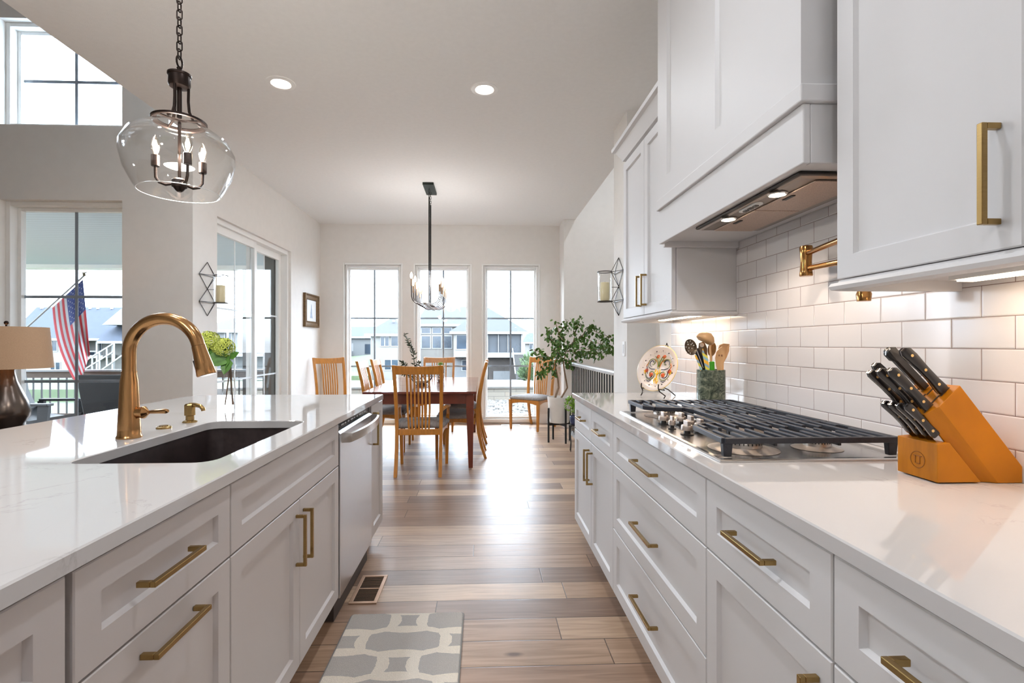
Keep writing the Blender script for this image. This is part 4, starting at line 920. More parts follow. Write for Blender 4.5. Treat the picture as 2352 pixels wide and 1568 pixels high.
mxx = tt.nodes.new('ShaderNodeMix'); mxx.data_type = 'RGBA'; tt.links.new(lt, mxx.inputs[0]); mxx.inputs[6].default_value = lin((192, 187, 181)); mxx.inputs[7].default_value = lin((246, 237, 222))
np_ = tt.nodes.new('ShaderNodeTexNoise'); np_.inputs['Scale'].default_value = 420; np_.inputs['Detail'].default_value = 2; tt.links.new(co.outputs['Object'], np_.inputs['Vector'])
mm = tt.nodes.new('ShaderNodeMix'); mm.data_type = 'RGBA'; mm.blend_type = 'MULTIPLY'; mm.inputs[0].default_value = .5; tt.links.new(mxx.outputs[2], mm.inputs[6])
rr_ = tt.nodes.new('ShaderNodeValToRGB'); rr_.color_ramp.elements[0].position = .3; rr_.color_ramp.elements[0].color = (.62, .62, .62, 1); rr_.color_ramp.elements[1].position = .6; tt.links.new(np_.outputs['Fac'], rr_.inputs[0]); tt.links.new(rr_.outputs[0], mm.inputs[7])
tt.links.new(mm.outputs[2], bb.inputs['Base Color']); bb.inputs['Roughness'].default_value = .95; bb.inputs['Sheen Weight'].default_value = .2
bp = tt.nodes.new('ShaderNodeBump'); bp.inputs['Distance'].default_value = .008; bp.inputs['Strength'].default_value = .8
tt.links.new(mathn(tt, 'ADD', mathn(tt, 'MULTIPLY', lt, .9), mathn(tt, 'MULTIPLY', np_.outputs['Fac'], .6)), bp.inputs['Height']); tt.links.new(bp.outputs[0], bb.inputs['Normal'])
rg = thing('rug', 'gray wool runner with a cream trellis pattern', 'rug', (-.335, 1.6, .0005))
b = B(); b.holed(rrect(-.587, -.09, .75, 2.262, .012, 3), None, .001, .013, .003); b.put('pile', m, rg)
b = B(); b.tube([(x, y, .006) for x, y in rrect(-.588, -.089, .749, 2.263, .013, 3)], .005, 6, closed=True); b.put('binding', mat('gray binding', (138, 136, 134), .9), rg, smooth=True)

def register(label, x0, x1, y0, y1, m, along='y', n=11):
    t = thing('floor_register', label, 'vent', ((x0 + x1) / 2, (y0 + y1) / 2, .0005), 0, 'floor registers'); k = .017; z = .006
    b = B(); b.box(x0, x1, y0, y0 + k, .0005, z).box(x0, x1, y1 - k, y1, .0005, z).box(x0, x0 + k, y0 + k, y1 - k, .0005, z).box(x1 - k, x1, y0 + k, y1 - k, .0005, z)
    if along == 'y': ym = (y0 + y1) / 2; b.box(x0 + k, x1 - k, ym - .004, ym + .004, .0005, z)
    else: xm_ = (x0 + x1) / 2; b.box(xm_ - .004, xm_ + .004, y0 + k, y1 - k, .0005, z)
    b.put('frame', m, t, bevel=.0015)
    B().box(x0 + k, x1 - k, y0 + k, y1 - k, .0006, .0009).put('well', mat('dark duct', (24, 20, 18), .8), t)
    b = B()
    if along == 'y':
        for i in range(2 * n): yy = y0 + k + (y1 - y0 - 2 * k) * (i + .5) / (2 * n); b.bar((x0 + k, yy, .0035), (x1 - k, yy, .0035), .005, .0012, up=(0, .5, 1))
    else:
        for i in range(2 * n): xx = x0 + k + (x1 - x0 - 2 * k) * (i + .5) / (2 * n); b.bar((xx, y0 + k, .0035), (xx, y1 - k, .0035), .005, .0012, up=(.5, 0, 1))
    b.put('slat', m, t)
register('tan metal floor register beside the dishwasher', -.635, -.503, 2.37, 2.657, mat('tan metal', (196, 164, 140), .4, .5))
register('small white floor register under the last dining window', .28, .56, 7.45, 7.55, mat('white register', (225, 225, 222), .5), 'x', 8)
# ------------------------------------------------------------------ ceiling lights
CANE = emit_mat('recessed lamp', (255, 240, 224), 9)
def can(x, y, label, CZ=CZ, power=CAN_POWER):
    t = thing('recessed_light', label, 'ceiling light', (x, y, CZ), 0, 'recessed ceiling lights')
    B().lathe([(.098, CZ - .0005), (.096, CZ - .006), (.068, CZ - .009), (.062, CZ - .004)], (x, y, 0), 32, cap0=False, cap1=False).put('trim_ring', TRIM, t, smooth=True)
    B().lathe([(.066, CZ - .003), (.03, CZ - .0032)], (x, y, 0), 28).put('lens', CANE, t)
    lamp('can_light', 'AREA', (x, y, CZ - .012), power, (240, 247, 255), t, .12)
can(1.95, 5.6, 'added unseen recessed light that brightens the stairwell', 4.3, 11)  # lamp added out of view to lift the dim stairwell walls
can(-1.415, 3.54, 'recessed light over the island side of the ceiling'); can(.012, 3.565, 'recessed light over the aisle side of the ceiling')
for x, y, l in ((-1.415, 1.2, 'added recessed light above the island out of view'), (.012, 1.2, 'added unseen recessed light above the viewer'), (-1.415, -1.0, 'added unseen recessed light behind the viewer over the island'), (.012, -1.0, 'added unseen recessed light behind the viewer over the aisle')): can(x, y, l)  # extra unseen ceiling lights, added to light the near kitchen

# pendant over the island
px, py = -1.168, 1.96
pd = thing('pendant_light', 'clear glass jar pendant with three candle bulbs over the island', 'pendant light', (px, py, 1.8))
FIL_ = emit_mat('glowing filament', (255, 226, 188), 30); BULB = glass_mat('bulb glass', 2.5, .12, (1, .97, .93), edge=.6)
B().lathe([(.066, CZ - .0005), (.066, CZ - .02), (.05, CZ - .028), (.01, CZ - .032)], (px, py, 0), 28).put('canopy', OILB, pd, smooth=True)
def chain(b, x, y, z0, z1, l=.04, r=.0028, wd=.010):
    n = int((z1 - z0) / (l * .78)) + 1; st = (z1 - z0) / n
    for i in range(n):
        c = Vector((x, y, z0 + st * (i + .5))); ax = Vector((1, 0, 0)) if i % 2 else Vector((0, 1, 0)); h = l / 2 - wd
        pts = [c + ax * wd * math.cos(a) + Vector((0, 0, (h if math.sin(a) >= 0 else -h) + wd * math.sin(a))) for a in [2 * PI * (k + .5) / 12 for k in range(12)]]
        b.tube(pts, r, 6, closed=True)
b = B(); chain(b, px, py, 2.33, CZ - .03); b.put('chain', OILB, pd, smooth=True)
b = B(); b.tube([Vector((px, py, 2.315)) + Vector((0, .018 * math.cos(a), .022 * math.sin(a))) for a in [2 * PI * k / 16 for k in range(16)]], .0035, 8, closed=True)
b.lathe([(.006, 2.27), (.012, 2.275), (.007, 2.285), (.01, 2.292), (.004, 2.298)], (px, py, 0), 12); b.put('loop', OILB, pd, smooth=True)
B().lathe([(.02, 2.215), (.034, 2.218), (.038, 2.228), (.037, 2.258), (.041, 2.262), (.041, 2.268), (.01, 2.272)], (px, py, 0), 28).put('cap', OILB, pd, smooth=True)
for a in (30, 150, 270):
    ca, sa = math.cos(R(a)), math.sin(R(a))
    B().tube([(px + r_ * ca, py + r_ * sa, z) for r_, z in ((.03, 2.22), (.029, 2.17), (.032, 2.13), (.045, 2.098), (.07, 2.082))], .0052, 8, flat=1).put('strap', OILB, pd, smooth=True)
B().tube([(px, py, 2.22), (px, py, 2.10)], .0085, 10).put('upper_rod', OILB, pd, smooth=True)
B().lathe([(.09, 2.078), (.094, 2.08), (.094, 2.088), (.088, 2.09), (.074, 2.090), (.074, 2.086), (.086, 2.083), (.09, 2.078)], (px, py, 0), 36, cap0=False, cap1=False).put('holder_ring', OILB, pd, smooth=True, ang=30)
gp = [(.088, 2.082), (.083, 2.072), (.088, 2.062), (.125, 2.05), (.168, 2.02), (.19, 1.975), (.192, 1.945), (.178, 1.885), (.150, 1.828), (.138, 1.810), (.1365, 1.812), (.148, 1.829), (.176, 1.886), (.190, 1.945), (.188, 1.975), (.166, 2.018), (.124, 2.048), (.087, 2.060)]
b = B(); b.lathe(gp, (px, py, 0), 56, cap0=False, cap1=False); b.put('glass_shade', CLEAR, pd, smooth=True, ang=70)
b = B()
for a in (0, 120, 240): b.bar((px, py, 2.087), (px + .078 * math.cos(R(a)), py + .078 * math.sin(R(a)), 2.087), .012, .004)
b.put('spider', OILB, pd)
B().tube([(px + .1375 * math.cos(a), py + .1375 * math.sin(a), 1.811) for a in [2 * PI * k / 48 for k in range(48)]], .0016, 6, closed=True).put('glass_rim', mat('painted rim highlight', (226, 226, 224), .1), pd, smooth=True)  # bright line along the glass edge is put into an opaque pale colour
B().tube([(px, py, 2.085), (px, py, 1.86)], .0058, 10).put('center_rod', OILB, pd, smooth=True)
B().lathe([(.008, 1.815), (.014, 1.82), (.02, 1.828), (.026, 1.832), (.026, 1.858), (.022, 1.864), (.008, 1.866)], (px, py, 0), 20).put('hub', OILB, pd, smooth=True, ang=30)
def candle_bulb(b, bf, x, y, z, s_=1):
    b.lathe([(.006 * s_, z), (.011 * s_, z + .01 * s_), (.0165 * s_, z + .028 * s_), (.015 * s_, z + .045 * s_), (.007 * s_, z + .066 * s_), (.001, z + .076 * s_)], (x, y, 0), 14)
    bf.lathe([(.002, z + .008 * s_), (.0075 * s_, z + .02 * s_), (.0085 * s_, z + .034 * s_), (.003, z + .055 * s_)], (x, y, 0), 10)
for a, zc in ((-160, 1.905), (40, 1.905), (-40, 1.905)):
    ca, sa = math.cos(R(a)), math.sin(R(a)); rr = .078
    B().tube([(px + r_ * ca, py + r_ * sa, z) for r_, z in ((.02, 1.845), (.045, 1.838), (.066, 1.845), (.077, 1.862), (rr, 1.89), (rr, zc))], .0055, 8).put('arm', OILB, pd, smooth=True)
    x, y = px + rr * ca, py + rr * sa
    sk_ = B().lathe([(.013, zc - .002), (.0145, zc), (.0145, zc + .04), (.011, zc + .042)], (x, y, 0), 18).put('candle_sleeve', OILB, pd, smooth=True)
    b, bf = B(), B(); candle_bulb(b, bf, x, y, zc + .042); b.put('bulb', BULB, sk_, smooth=True); bf.put('filament', FIL_, sk_, smooth=True)
lamp('pendant_glow', 'POINT', (px, py, 1.96), 13, (255, 248, 238), pd, .05)
dup(pd, (px, .2, 1.8), 0, 'added second glass jar pendant over the near end of the island, out of view')  # unseen copy added to brighten the near ceiling

# linear chandelier over the dining table
cx_, cy0 = -.62, 5.845
ch = thing('chandelier', 'black linear chandelier of candle bulbs over the dining table', 'chandelier', (cx_, cy0, 1.66))
BLKC = mat('dark green black metal', (46, 52, 46), .4, .6)
B().box(cx_ - .062, cx_ + .062, cy0 - .2, cy0 + .2, CZ - .028, CZ - .0005).put('canopy', BLKC, ch, bevel=.003)
for yy, zt in ((cy0 - .08, 2.93), (cy0 + .08, 2.88)):
    b = B(); chain(b, cx_, yy, zt - .01, CZ - .028, .035, .0022, .008); b.put('chain', BLKC, ch, smooth=True)
    B().tube([(cx_, yy, 1.685), (cx_, yy, zt)], .0078, 10).put('rod', BLACKM, ch, smooth=True)
zb_ = 1.665
B().box(cx_ - .018, cx_ + .018, cy0 - .52, cy0 + .52, zb_ - .008, zb_ + .008).put('spine', mat('weathered nickel', (150, 136, 122), .4, .7, var=.15), ch, bevel=.002)
NIC = mat('chandelier arm metal', (64, 58, 58), .32, .85); SLV = mat('champagne sleeve', (178, 150, 124), .4, .5); GLOW = emit_mat('candle bulb', (255, 232, 204), 7)
for i in range(7):
    yy = cy0 - .45 + .15 * i
    for s_ in (-1, 1):
        zt = 1.80 if (i + (s_ > 0)) % 2 else 1.86
        xe = .151
        B().tube([(cx_ + s_ * x, yy, z) for x, z in ((.01, zb_ + .004), (.07, zb_ - .002), (.11, zb_ + .012), (.138, zb_ + .04), (.149, zb_ + .08), (xe, zt))], .0052, 8).put('arm', NIC, ch, smooth=True)
        sk_ = B().lathe([(.0075, zt - .002), (.0105, zt), (.0105, zt + .075), (.008, zt + .077)], (cx_ + s_ * xe, yy, 0), 12).put('candle_sleeve', SLV, ch, smooth=True)
        b, bf = B(), B(); candle_bulb(b, bf, cx_ + s_ * xe, yy, zt + .077, .95); bf.bm.free(); b.put('bulb', GLOW, sk_, smooth=True)
lamp('chandelier_glow', 'POINT', (cx_, cy0, 1.98), 16, (252, 250, 248), ch, .12)

# wall sconces: black wire frames holding glass hurricanes
def sconce(label, X, d, yc, zc, W=.13, H=.24):
    t = thing('wall_sconce', label, 'sconce', (X, yc, zc - H), 0, 'candle wall sconces')
    w_ = .004; x0 = X + d * .006; xo = X + d * .07
    b = B(); P = lambda x, y, z: Vector((x, yc + y, zc + z))
    top, bot = P(x0, 0, H), P(x0, 0, -H); ml = [P(x0, -W, .12), P(x0, W, .12), P(x0, -W, -.12), P(x0, W, -.12)]; c0 = P(x0, 0, 0)
    E_ = [(top, ml[0]), (top, ml[1]), (ml[0], ml[1]), (ml[0], c0), (ml[1], c0), (c0, ml[2]), (c0, ml[3]), (ml[2], ml[3]), (ml[2], bot), (ml[3], bot)]
    f1, f2 = P(xo, 0, .12), P(xo, 0, -.12); E_ += [(top, f1), (ml[0], f1), (ml[1], f1), (bot, f2), (ml[2], f2), (ml[3], f2), (f1, c0), (f2, c0)]
    for p, q in E_: b.bar(p, q, w_, w_)
    b.put('frame', OILB, t)
    gx = X + d * .122; gr = .058
    b = B(); zt, zl = zc + .132, zc - .125
    for z in (zt - .012, zl): b.tube([(gx + gr * 1.03 * math.cos(a), yc + gr * 1.03 * math.sin(a), z) for a in [2 * PI * k / 28 for k in range(28)]], .0035, 6, closed=True)
    b.lathe([(gr, zl - .003), (gr, zl + .002)], (gx, yc, 0), 24); b.bar((xo, yc, zl), (gx - d * gr, yc, zl), w_, w_); b.bar((xo, yc, zt - .012), (gx - d * gr, yc, zt - .012), w_, w_); b.bar((X + d * .01, yc, zc - .005), (gx - d * gr, yc, zc - .005), w_, w_)
    b.put('cup_ring', OILB, t, smooth=True)
    B().lathe([(gr - .004, zl + .003), (gr - .002, zl + .006), (gr - .002, zt), (gr - .005, zt), (gr - .005, zl + .008)], (gx, yc, 0), 32).put('glass_cylinder', CLEAR, t, smooth=True)
    cd = B().lathe([(.036, zl + .003), (.037, zl + .005), (.037, zl + .155), (.033, zl + .158), (.01, zl + .155)], (gx, yc, 0), 24).put('candle', mat('ivory candle wax', (232, 220, 178), .5), t, smooth=True)
    B().tube([(gx, yc, zl + .154), (gx + .002, yc, zl + .166)], .0015, 6).put('wick', BLACKM, cd)
sconce('black wire candle sconce on the patio door wall', LX, 1, 4.545, 1.722)
sconce('black wire candle sconce half hidden by the upper cabinets', 1.13, -1, 4.07, 1.705)
t = thing('light_switch', 'white light switch plate on the stairwell wall end', 'light switch', (1.127, 3.93, 1.132))
B().box(1.123, 1.1295, 3.893, 3.967, 1.132, 1.25).put('plate', TRIM, t, bevel=.002); B().box(1.1205, 1.123, 3.915, 3.945, 1.155, 1.225).put('rocker', WHITE, t, bevel=.001)
t = thing('wall_outlet', 'white rocker switch plate on the wall beside the patio door', 'light switch', (LX + .003, 4.58, 1.0))
B().box(LX + .0005, LX + .006, 4.535, 4.60, 1.02, 1.13).put('plate', TRIM, t, bevel=.002); B().box(LX + .006, LX + .009, 4.552, 4.583, 1.045, 1.105).put('rocker', WHITE, t, bevel=.001)

# framed picture on the left wall
t = thing('framed_picture', 'small picture in a dark gilt frame beside the patio door', 'picture', (LX, 7.22, 1.47))
py0, py1, pz0, pz1 = 6.93, 7.50, 1.472, 1.94
GILT = mat('dark gilt frame', (104, 78, 44), .4, .3, var=.35, scale=40)
b = B(); fr = lambda k, x: [(LX + x, py0 + k, pz0 + k), (LX + x, py1 - k, pz0 + k), (LX + x, py1 - k, pz1 - k), (LX + x, py0 + k, pz1 - k)]
b.rings([fr(0, .001), fr(0, .035), fr(.012, .04), fr(.03, .024), fr(.06, .02), fr(.075, .028), fr(.085, .012)], caps=False); b.put('frame', GILT, t)
B().box(LX + .002, LX + .012, py0 + .08, py1 - .08, pz0 + .08, pz1 - .08).put('mat_board', mat('picture mat', (224, 226, 226), .7), t)
b = B(); b.prism([(7.17, 1.60), (7.27, 1.60), (7.25, 1.68), (7.235, 1.78), (7.225, 1.80), (7.21, 1.76), (7.19, 1.68)], 'x', LX + .0122, LX + .0135); b.put('image', mat('blue gray print', (160, 172, 190), .7, var=.3, scale=20), t)
# ------------------------------------------------------------------ dining table and chairs
OAK = mat('golden oak', (192, 126, 46), .36, var=.16, scale=9, stretch=(6, 6, .8), coat=.25)
CHERRY = mat('dark cherry', (112, 54, 36), .4, var=.2, scale=8, stretch=(1, 8, 1))
CHTOP = mat('polished cherry top', (104, 48, 38), .13, var=.22, scale=6, stretch=(9, .8, 1), coat=.5)
FAB = mat('striped gray upholstery', (150, 146, 144), .9, var=.28, scale=26, stretch=(9, .5, 1), bump=.2, bscale=300)
tx0, tx1, ty0, ty1, tz = -1.172, -.062, 4.885, 7.02, .762
tb = thing('dining_table', 'cherry wood dining table with tapered legs', 'table', ((tx0 + tx1) / 2, (ty0 + ty1) / 2, 0))
ys = [ty0, 5.68, 6.28, ty1]
for a, c in zip(ys, ys[1:]): B().box(tx0, tx1, a + (.0008 if a > ty0 else 0), c, tz - .024, tz).put('tabletop', CHTOP, tb, bevel=.003)
k = .085
b = B(); b.box(tx0 + k, tx1 - k, ty0 + .05, ty0 + .072, tz - .125, tz - .0245).box(tx0 + k, tx1 - k, ty1 - .072, ty1 - .05, tz - .125, tz - .0245).box(tx0 + .04, tx0 + .062, ty0 + .08, ty1 - .08, tz - .125, tz - .0245).box(tx1 - .062, tx1 - .04, ty0 + .08, ty1 - .08, tz - .125, tz - .0245)
b.put('apron', CHERRY, tb, bevel=.002)
for sx in (0, 1):
    for sy in (0, 1):
        x = tx1 - .066 if sx else tx0 + .066; y = ty1 - .072 if sy else ty0 + .072; h = .038; l = .021
        ix = -.012 if sx else .012
        B().hexa([(x - l - ix * .6, y - l, 0), (x + l - ix * .6, y - l, 0), (x + l - ix * .6, y + l, 0), (x - l - ix * .6, y + l, 0)], [(x - h, y - h, .62), (x + h, y - h, .62), (x + h, y + h, .62), (x - h, y + h, .62)]).box(x - h, x + h, y - h, y + h, .62, tz - .0245).put('leg', CHERRY, tb, bevel=.003)

def make_chair(name, label, arms, loc, rotz):
    t = thing(name, label, 'chair', loc, rotz, 'oak slat back dining chairs')
    def post(s_):
        prof = [(.205, -.315, 0), (.205, -.275, .12), (.205, -.24, .28), (.206, -.225, .44), (.209, -.238, .62), (.214, -.272, .82), (.220, -.325, 1.035)]
        wd = [.030, .033, .036, .038, .036, .034, .031]
        b = B(local=True); b.rings([[(s_ * x - .016, y - w_ / 2, z), (s_ * x + .016, y - w_ / 2, z), (s_ * x + .016, y + w_ / 2, z), (s_ * x - .016, y + w_ / 2, z)] for (x, y, z), w_ in zip(prof, wd)]); return b
    for s_ in (-1, 1): post(s_).put('leg', OAK, t, smooth=True, bevel=.003, ang=30)
    # crest rail, gently bowed
    b = B(local=True); n = 10; R_ = []
    for i in range(n + 1):
        x = -.204 + .408 * i / n; bow = -.016 * math.cos(PI * x / .42); sag = .010 * math.cos(PI * x / .42)
        R_.append([(x, -.300 + bow - .012, .948), (x, -.300 + bow + .010, .948), (x, -.318 + bow + .010, 1.032 - sag), (x, -.318 + bow - .012, 1.032 - sag)])
    b.rings(R_).put('crest_rail', OAK, t, smooth=True, bevel=.003, ang=30)
    for i in range(7):
        x = -.103 + .0343 * i; xb = x * .9
        b = B(local=True); pr = [(xb, -.232, .425), (x, -.248, .62), (x, -.275, .80), (x, -.312, .955)]
        b.rings([[(q - .0085, y - .005, z), (q + .0085, y - .005, z), (q + .0085, y + .005, z), (q - .0085, y + .005, z)] for q, y, z in pr]); b.put('slat', OAK, t, bevel=.0015)
    B(local=True).box(-.19, .19, -.242, -.218, .375, .43).put('rear_rail', OAK, t, bevel=.003)
    fw = .235
    for s_ in (-1, 1):
        b = B(local=True); x = s_ * fw; y = .205; h0, h1 = .014, .02
        top = .60 if arms else .43
        L = [[(x * .97 - h0, y - h0, 0), (x * .97 + h0, y - h0, 0), (x * .97 + h0, y + h0, 0), (x * .97 - h0, y + h0, 0)], [(x - h1, y - h1, .36), (x + h1, y - h1, .36), (x + h1, y + h1, .36), (x - h1, y + h1, .36)], [(x - h1, y - h1, .43), (x + h1, y - h1, .43), (x + h1, y + h1, .43), (x - h1, y + h1, .43)]]
        if arms: L += [[(x - s_ * -.01 - .015, y - .05 - .018, .52), (x + s_ * .01 + .015, y - .05 - .018, .52), (x + s_ * .01 + .015, y - .05 + .018, .52), (x + s_ * .01 - .015, y - .05 + .018, .52)], [(x + s_ * .012 - .014, y - .04 - .016, top), (x + s_ * .012 + .014, y - .04 - .016, top), (x + s_ * .012 + .014, y - .04 + .016, top), (x + s_ * .012 - .014, y - .04 + .016, top)]]
        b.rings(L).put('leg', OAK, t, bevel=.003)
        b = B(local=True); a0 = Vector((s_ * .205, -.205)); a1 = Vector((s_ * fw, .19)); R_ = []
        for i in range(9):
            p = a0.lerp(a1, i / 8); lo_ = .365 + .028 * math.sin(PI * i / 8); R_.append([(p.x - .009, p.y, lo_), (p.x + .009, p.y, lo_), (p.x + .009, p.y, .43), (p.x - .009, p.y, .43)])
        b.rings(R_).put('side_rail', OAK, t, bevel=.002)
        if arms:
            b = B(local=True); pr = [(.212, -.242, .606, .012), (.228, -.14, .618, .016), (.244, .0, .618, .021), (.25, .12, .610, .026), (.25, .2, .598, .022)]
            b.rings([[(s_ * x - w_, y, z - .011), (s_ * x + w_, y, z - .011), (s_ * x + w_ * .9, y, z + .011), (s_ * x - w_ * .9, y, z + .011)] for x, y, z, w_ in pr]).put('arm', OAK, t, smooth=True, bevel=.004, ang=30)
    b = B(local=True); R_ = []
    for i in range(9): x = -.22 + .44 * i / 8; lo_ = .365 + .03 * math.sin(PI * i / 8); R_.append([(x, .196, lo_), (x, .214, lo_), (x, .214, .43), (x, .196, .43)])
    b.rings(R_).put('front_rail', OAK, t, bevel=.002)
    # upholstered seat, crowned
    def tz_(k, z, c): return [(x * k, y * k + c, z) for x, y in SEAT]
    SEAT = []
    for cx2, cy2, a in ((.235, -.2, -90), (.262, .2, 0), (-.262, .2, 90), (-.235, -.2, 180)):
        r_ = .04; sx = 1 if cx2 > 0 else -1; sy = 1 if cy2 > 0 else -1
        for i in range(5): q = R(a + 90 * i / 4); SEAT.append((cx2 - sx * r_ + r_ * math.cos(q), cy2 - sy * r_ + r_ * math.sin(q) + .012))
    b = B(local=True); b.rings([tz_(.97, .431, 0), tz_(1.0, .445, 0), tz_(.99, .46, 0), tz_(.9, .478, 0), tz_(.6, .492, 0), tz_(.25, .496, 0)]).put('seat', FAB, t, smooth=True, ang=80)
    return t
def chairs(proto, rows):
    for i, (x, y, rz, lab) in enumerate(rows):
        if i == 0: proto.location = (x, y, 0); proto.rotation_euler = (0, 0, rz); proto['label'] = lab
        else: dup(proto, (x, y, 0), rz, lab)
ac = make_chair('armchair', '', True, (0, 0, 0), 0)
chairs(ac, [(-.60, 4.925, 0, 'oak armchair at the near end of the table with its back to the kitchen'), (-.655, 7.19, PI, 'oak armchair at the far end of the table against the windows')])
sc_ = make_chair('side_chair', '', False, (0, 0, 0), 0)
chairs(sc_, [(-.285, 5.555, PI / 2, 'oak side chair on the right of the table, nearer the kitchen'), (-.27, 6.34, PI / 2, 'oak side chair on the right of the table, nearer the windows'),
    (-1.10, 5.90, -PI / 2, 'oak side chair on the left of the table, nearer the kitchen'), (-1.10, 6.62, -PI / 2, 'oak side chair on the left of the table, nearer the windows'),
    (-2.03, 7.05, R(-140), 'oak side chair alone in the corner near the small picture'), (.715, 7.24, R(142), 'oak side chair alone by the window beside the ficus')])

# centrepieces on the table
LEAFD = mat('dark olive leaf', (58, 74, 52), .5, var=.25, scale=30)
t = thing('wire_planter', 'geometric black wire and glass planter with an olive branch', 'planter', (-.72, 5.6, tz + .001))
gx, gy, gz = -.70, 5.72, tz + .001
b = B(); r0_, r1_, r2_ = .07, .135, .10; Z = (gz + .003, gz + .085, gz + .17)
def hexr(r, z, o): return [Vector((gx + r * math.cos(R(60 * i + o)), gy + r * math.sin(R(60 * i + o)), z)) for i in range(6)]
h0, h1, h2 = hexr(r0_, Z[0], 0), hexr(r1_, Z[1], 30), hexr(r2_, Z[2], 0)
for i in range(6):
    for p, q in ((h0[i], h0[(i + 1) % 6]), (h2[i], h2[(i + 1) % 6]), (h0[i], h1[i]), (h0[i], h1[i - 1]), (h2[i], h1[i]), (h2[i], h1[i - 1])): b.bar(p, q, .0045, .0045)
b.put('wire_frame', BLACKM, t)
b = B()
for i in range(6): b.poly([h0[i], h1[i], h0[(i + 1) % 6]]); b.poly([h2[i], h1[i], h2[(i + 1) % 6]]); b.poly([h0[i], h1[i], h2[i], h1[i - 1]])
b.put('glass', CLEAR, t)
B().lathe([(.05, gz + .006), (.085, gz + .03), (.09, gz + .05), (.01, gz + .06)], (gx, gy, 0), 16).put('moss', mat('pale moss', (206, 206, 192), .9, var=.2, bump=.5, bscale=120), t, smooth=True)
random.seed(11)
def branch(b, bl, pts, r, n, L, W, spread=1.0):
    b.tube(pts, [r * (1 - .7 * i / (len(pts) - 1)) for i in range(len(pts))], 6)
    for _ in range(n):
        f = random.uniform(.25, 1) * (len(pts) - 1); i = min(int(f), len(pts) - 2); p = Vector(pts[i]).lerp(Vector(pts[i + 1]), f - i); dr_ = (Vector(pts[i + 1]) - Vector(pts[i])).normalized()
        d_ = (dr_ * random.uniform(.1, .8) + Vector((random.gauss(0, 1), random.gauss(0, 1), random.gauss(0, .6))) * spread).normalized()
        leaf_quad(bl, p, d_, Vector((random.gauss(0, 1), random.gauss(0, 1), random.gauss(0, 1))), L * random.uniform(.7, 1.2), W)
b, bl = B(), B(); o = Vector((gx - .03, gy, gz + .05))
branch(b, bl, [o, o + Vector((-.05, 0, .16)), o + Vector((-.06, -.02, .30)), o + Vector((-.11, -.03, .43)), o + Vector((-.17, -.02, .53))], .004, 75, .05, .014)
branch(b, bl, [o, o + Vector((-.09, .02, .10)), o + Vector((-.17, .02, .18)), o + Vector((-.19, .0, .22))], .0035, 46, .05, .014); branch(b, bl, [o, o + Vector((-.03, .02, .12)), o + Vector((.0, .03, .22))], .003, 34, .05, .014)
branch(b, bl, [o, o + Vector((-.13, -.02, .06)), o + Vector((-.2, -.03, .09))], .003, 40, .05, .014)
b.put('stem', STEM, t); bl.put('leaves', LEAFD, t, norm=False)
t = thing('patterned_pot', 'small patterned black and white pot with a succulent on the table', 'plant pot', (-.53, 6.25, tz + .001))
m = bpy.data.materials.new('patterned glaze'); m.use_nodes = True; tt = m.node_tree; bb = tt.nodes['Principled BSDF']; co = tt.nodes.new('ShaderNodeTexCoord'); vo = tt.nodes.new('ShaderNodeTexVoronoi'); vo.inputs['Scale'].default_value = 34; vo.feature = 'DISTANCE_TO_EDGE'
tt.links.new(co.outputs['Object'], vo.inputs['Vector']); r_ = tt.nodes.new('ShaderNodeValToRGB'); r_.color_ramp.elements[0].position = .1; r_.color_ramp.elements[0].color = lin((226, 218, 206)); r_.color_ramp.elements[1].position = .16; r_.color_ramp.elements[1].color = lin((66, 52, 46)); tt.links.new(vo.outputs['Distance'], r_.inputs[0]); tt.links.new(r_.outputs[0], bb.inputs['Base Color']); bb.inputs['Roughness'].default_value = .25
B().lathe([(.032, tz + .001), (.04, tz + .006), (.043, tz + .03), (.05, tz + .06), (.05, tz + .19), (.046, tz + .195), (.044, tz + .185)], (-.53, 6.25, 0), 24).put('pot', m, t, smooth=True)
bl = B()
for k in range(26):
    a = 2.4 * k; e_ = R(20 + 60 * k / 26); d_ = Vector((math.cos(a) * math.cos(e_), math.sin(a) * math.cos(e_), math.sin(e_))); leaf_quad(bl, Vector((-.53, 6.25, tz + .185)), d_, Vector((0, 0, 1)), .065, .022)
bl.put('leaves', mat('succulent', (150, 176, 96), .5, var=.2), t, norm=False)

# ficus in a white pot on a black stand
fx_, fy_ = .965, 6.24
ps = thing('plant_stand', 'black metal four-legged stand holding the white pot', 'plant stand', (fx_, fy_, 0))
PB = mat('black powder coat', (22, 22, 24), .5)
for a in (0, 90, 180, 270):
    ca, sa = math.cos(R(a + 22)), math.sin(R(a + 22)); B().box(fx_ + .155 * ca - .011, fx_ + .155 * ca + .011, fy_ + .155 * sa - .011, fy_ + .155 * sa + .011, 0, .43).put('leg', PB, ps, bevel=.001)
b = B()
for a in (22, 112): ca, sa = math.cos(R(a)) * .144, math.sin(R(a)) * .144; b.bar((fx_ - ca, fy_ - sa, .225 + (.0 if a < 90 else .0)), (fx_ + ca, fy_ + sa, .225), .022, .03)
b.put('cross_bar', PB, ps)
fp_ = thing('potted_ficus', 'weeping ficus tree in a white pot on the black stand', 'plant', (fx_, fy_, .242))
B().lathe([(.115, .242), (.122, .246), (.136, .40), (.15, .556), (.15, .565), (.14, .565), (.135, .53)], (fx_, fy_, 0), 40).put('pot', mat('matte white pot', (232, 230, 226), .5), fp_, smooth=True)
B().lathe([(.136, .52), (.08, .535), (.01, .54)], (fx_, fy_, 0), 24).put('soil', mat('dark potting soil', (54, 42, 34), .95, var=.3, bump=.6, bscale=100), fp_)
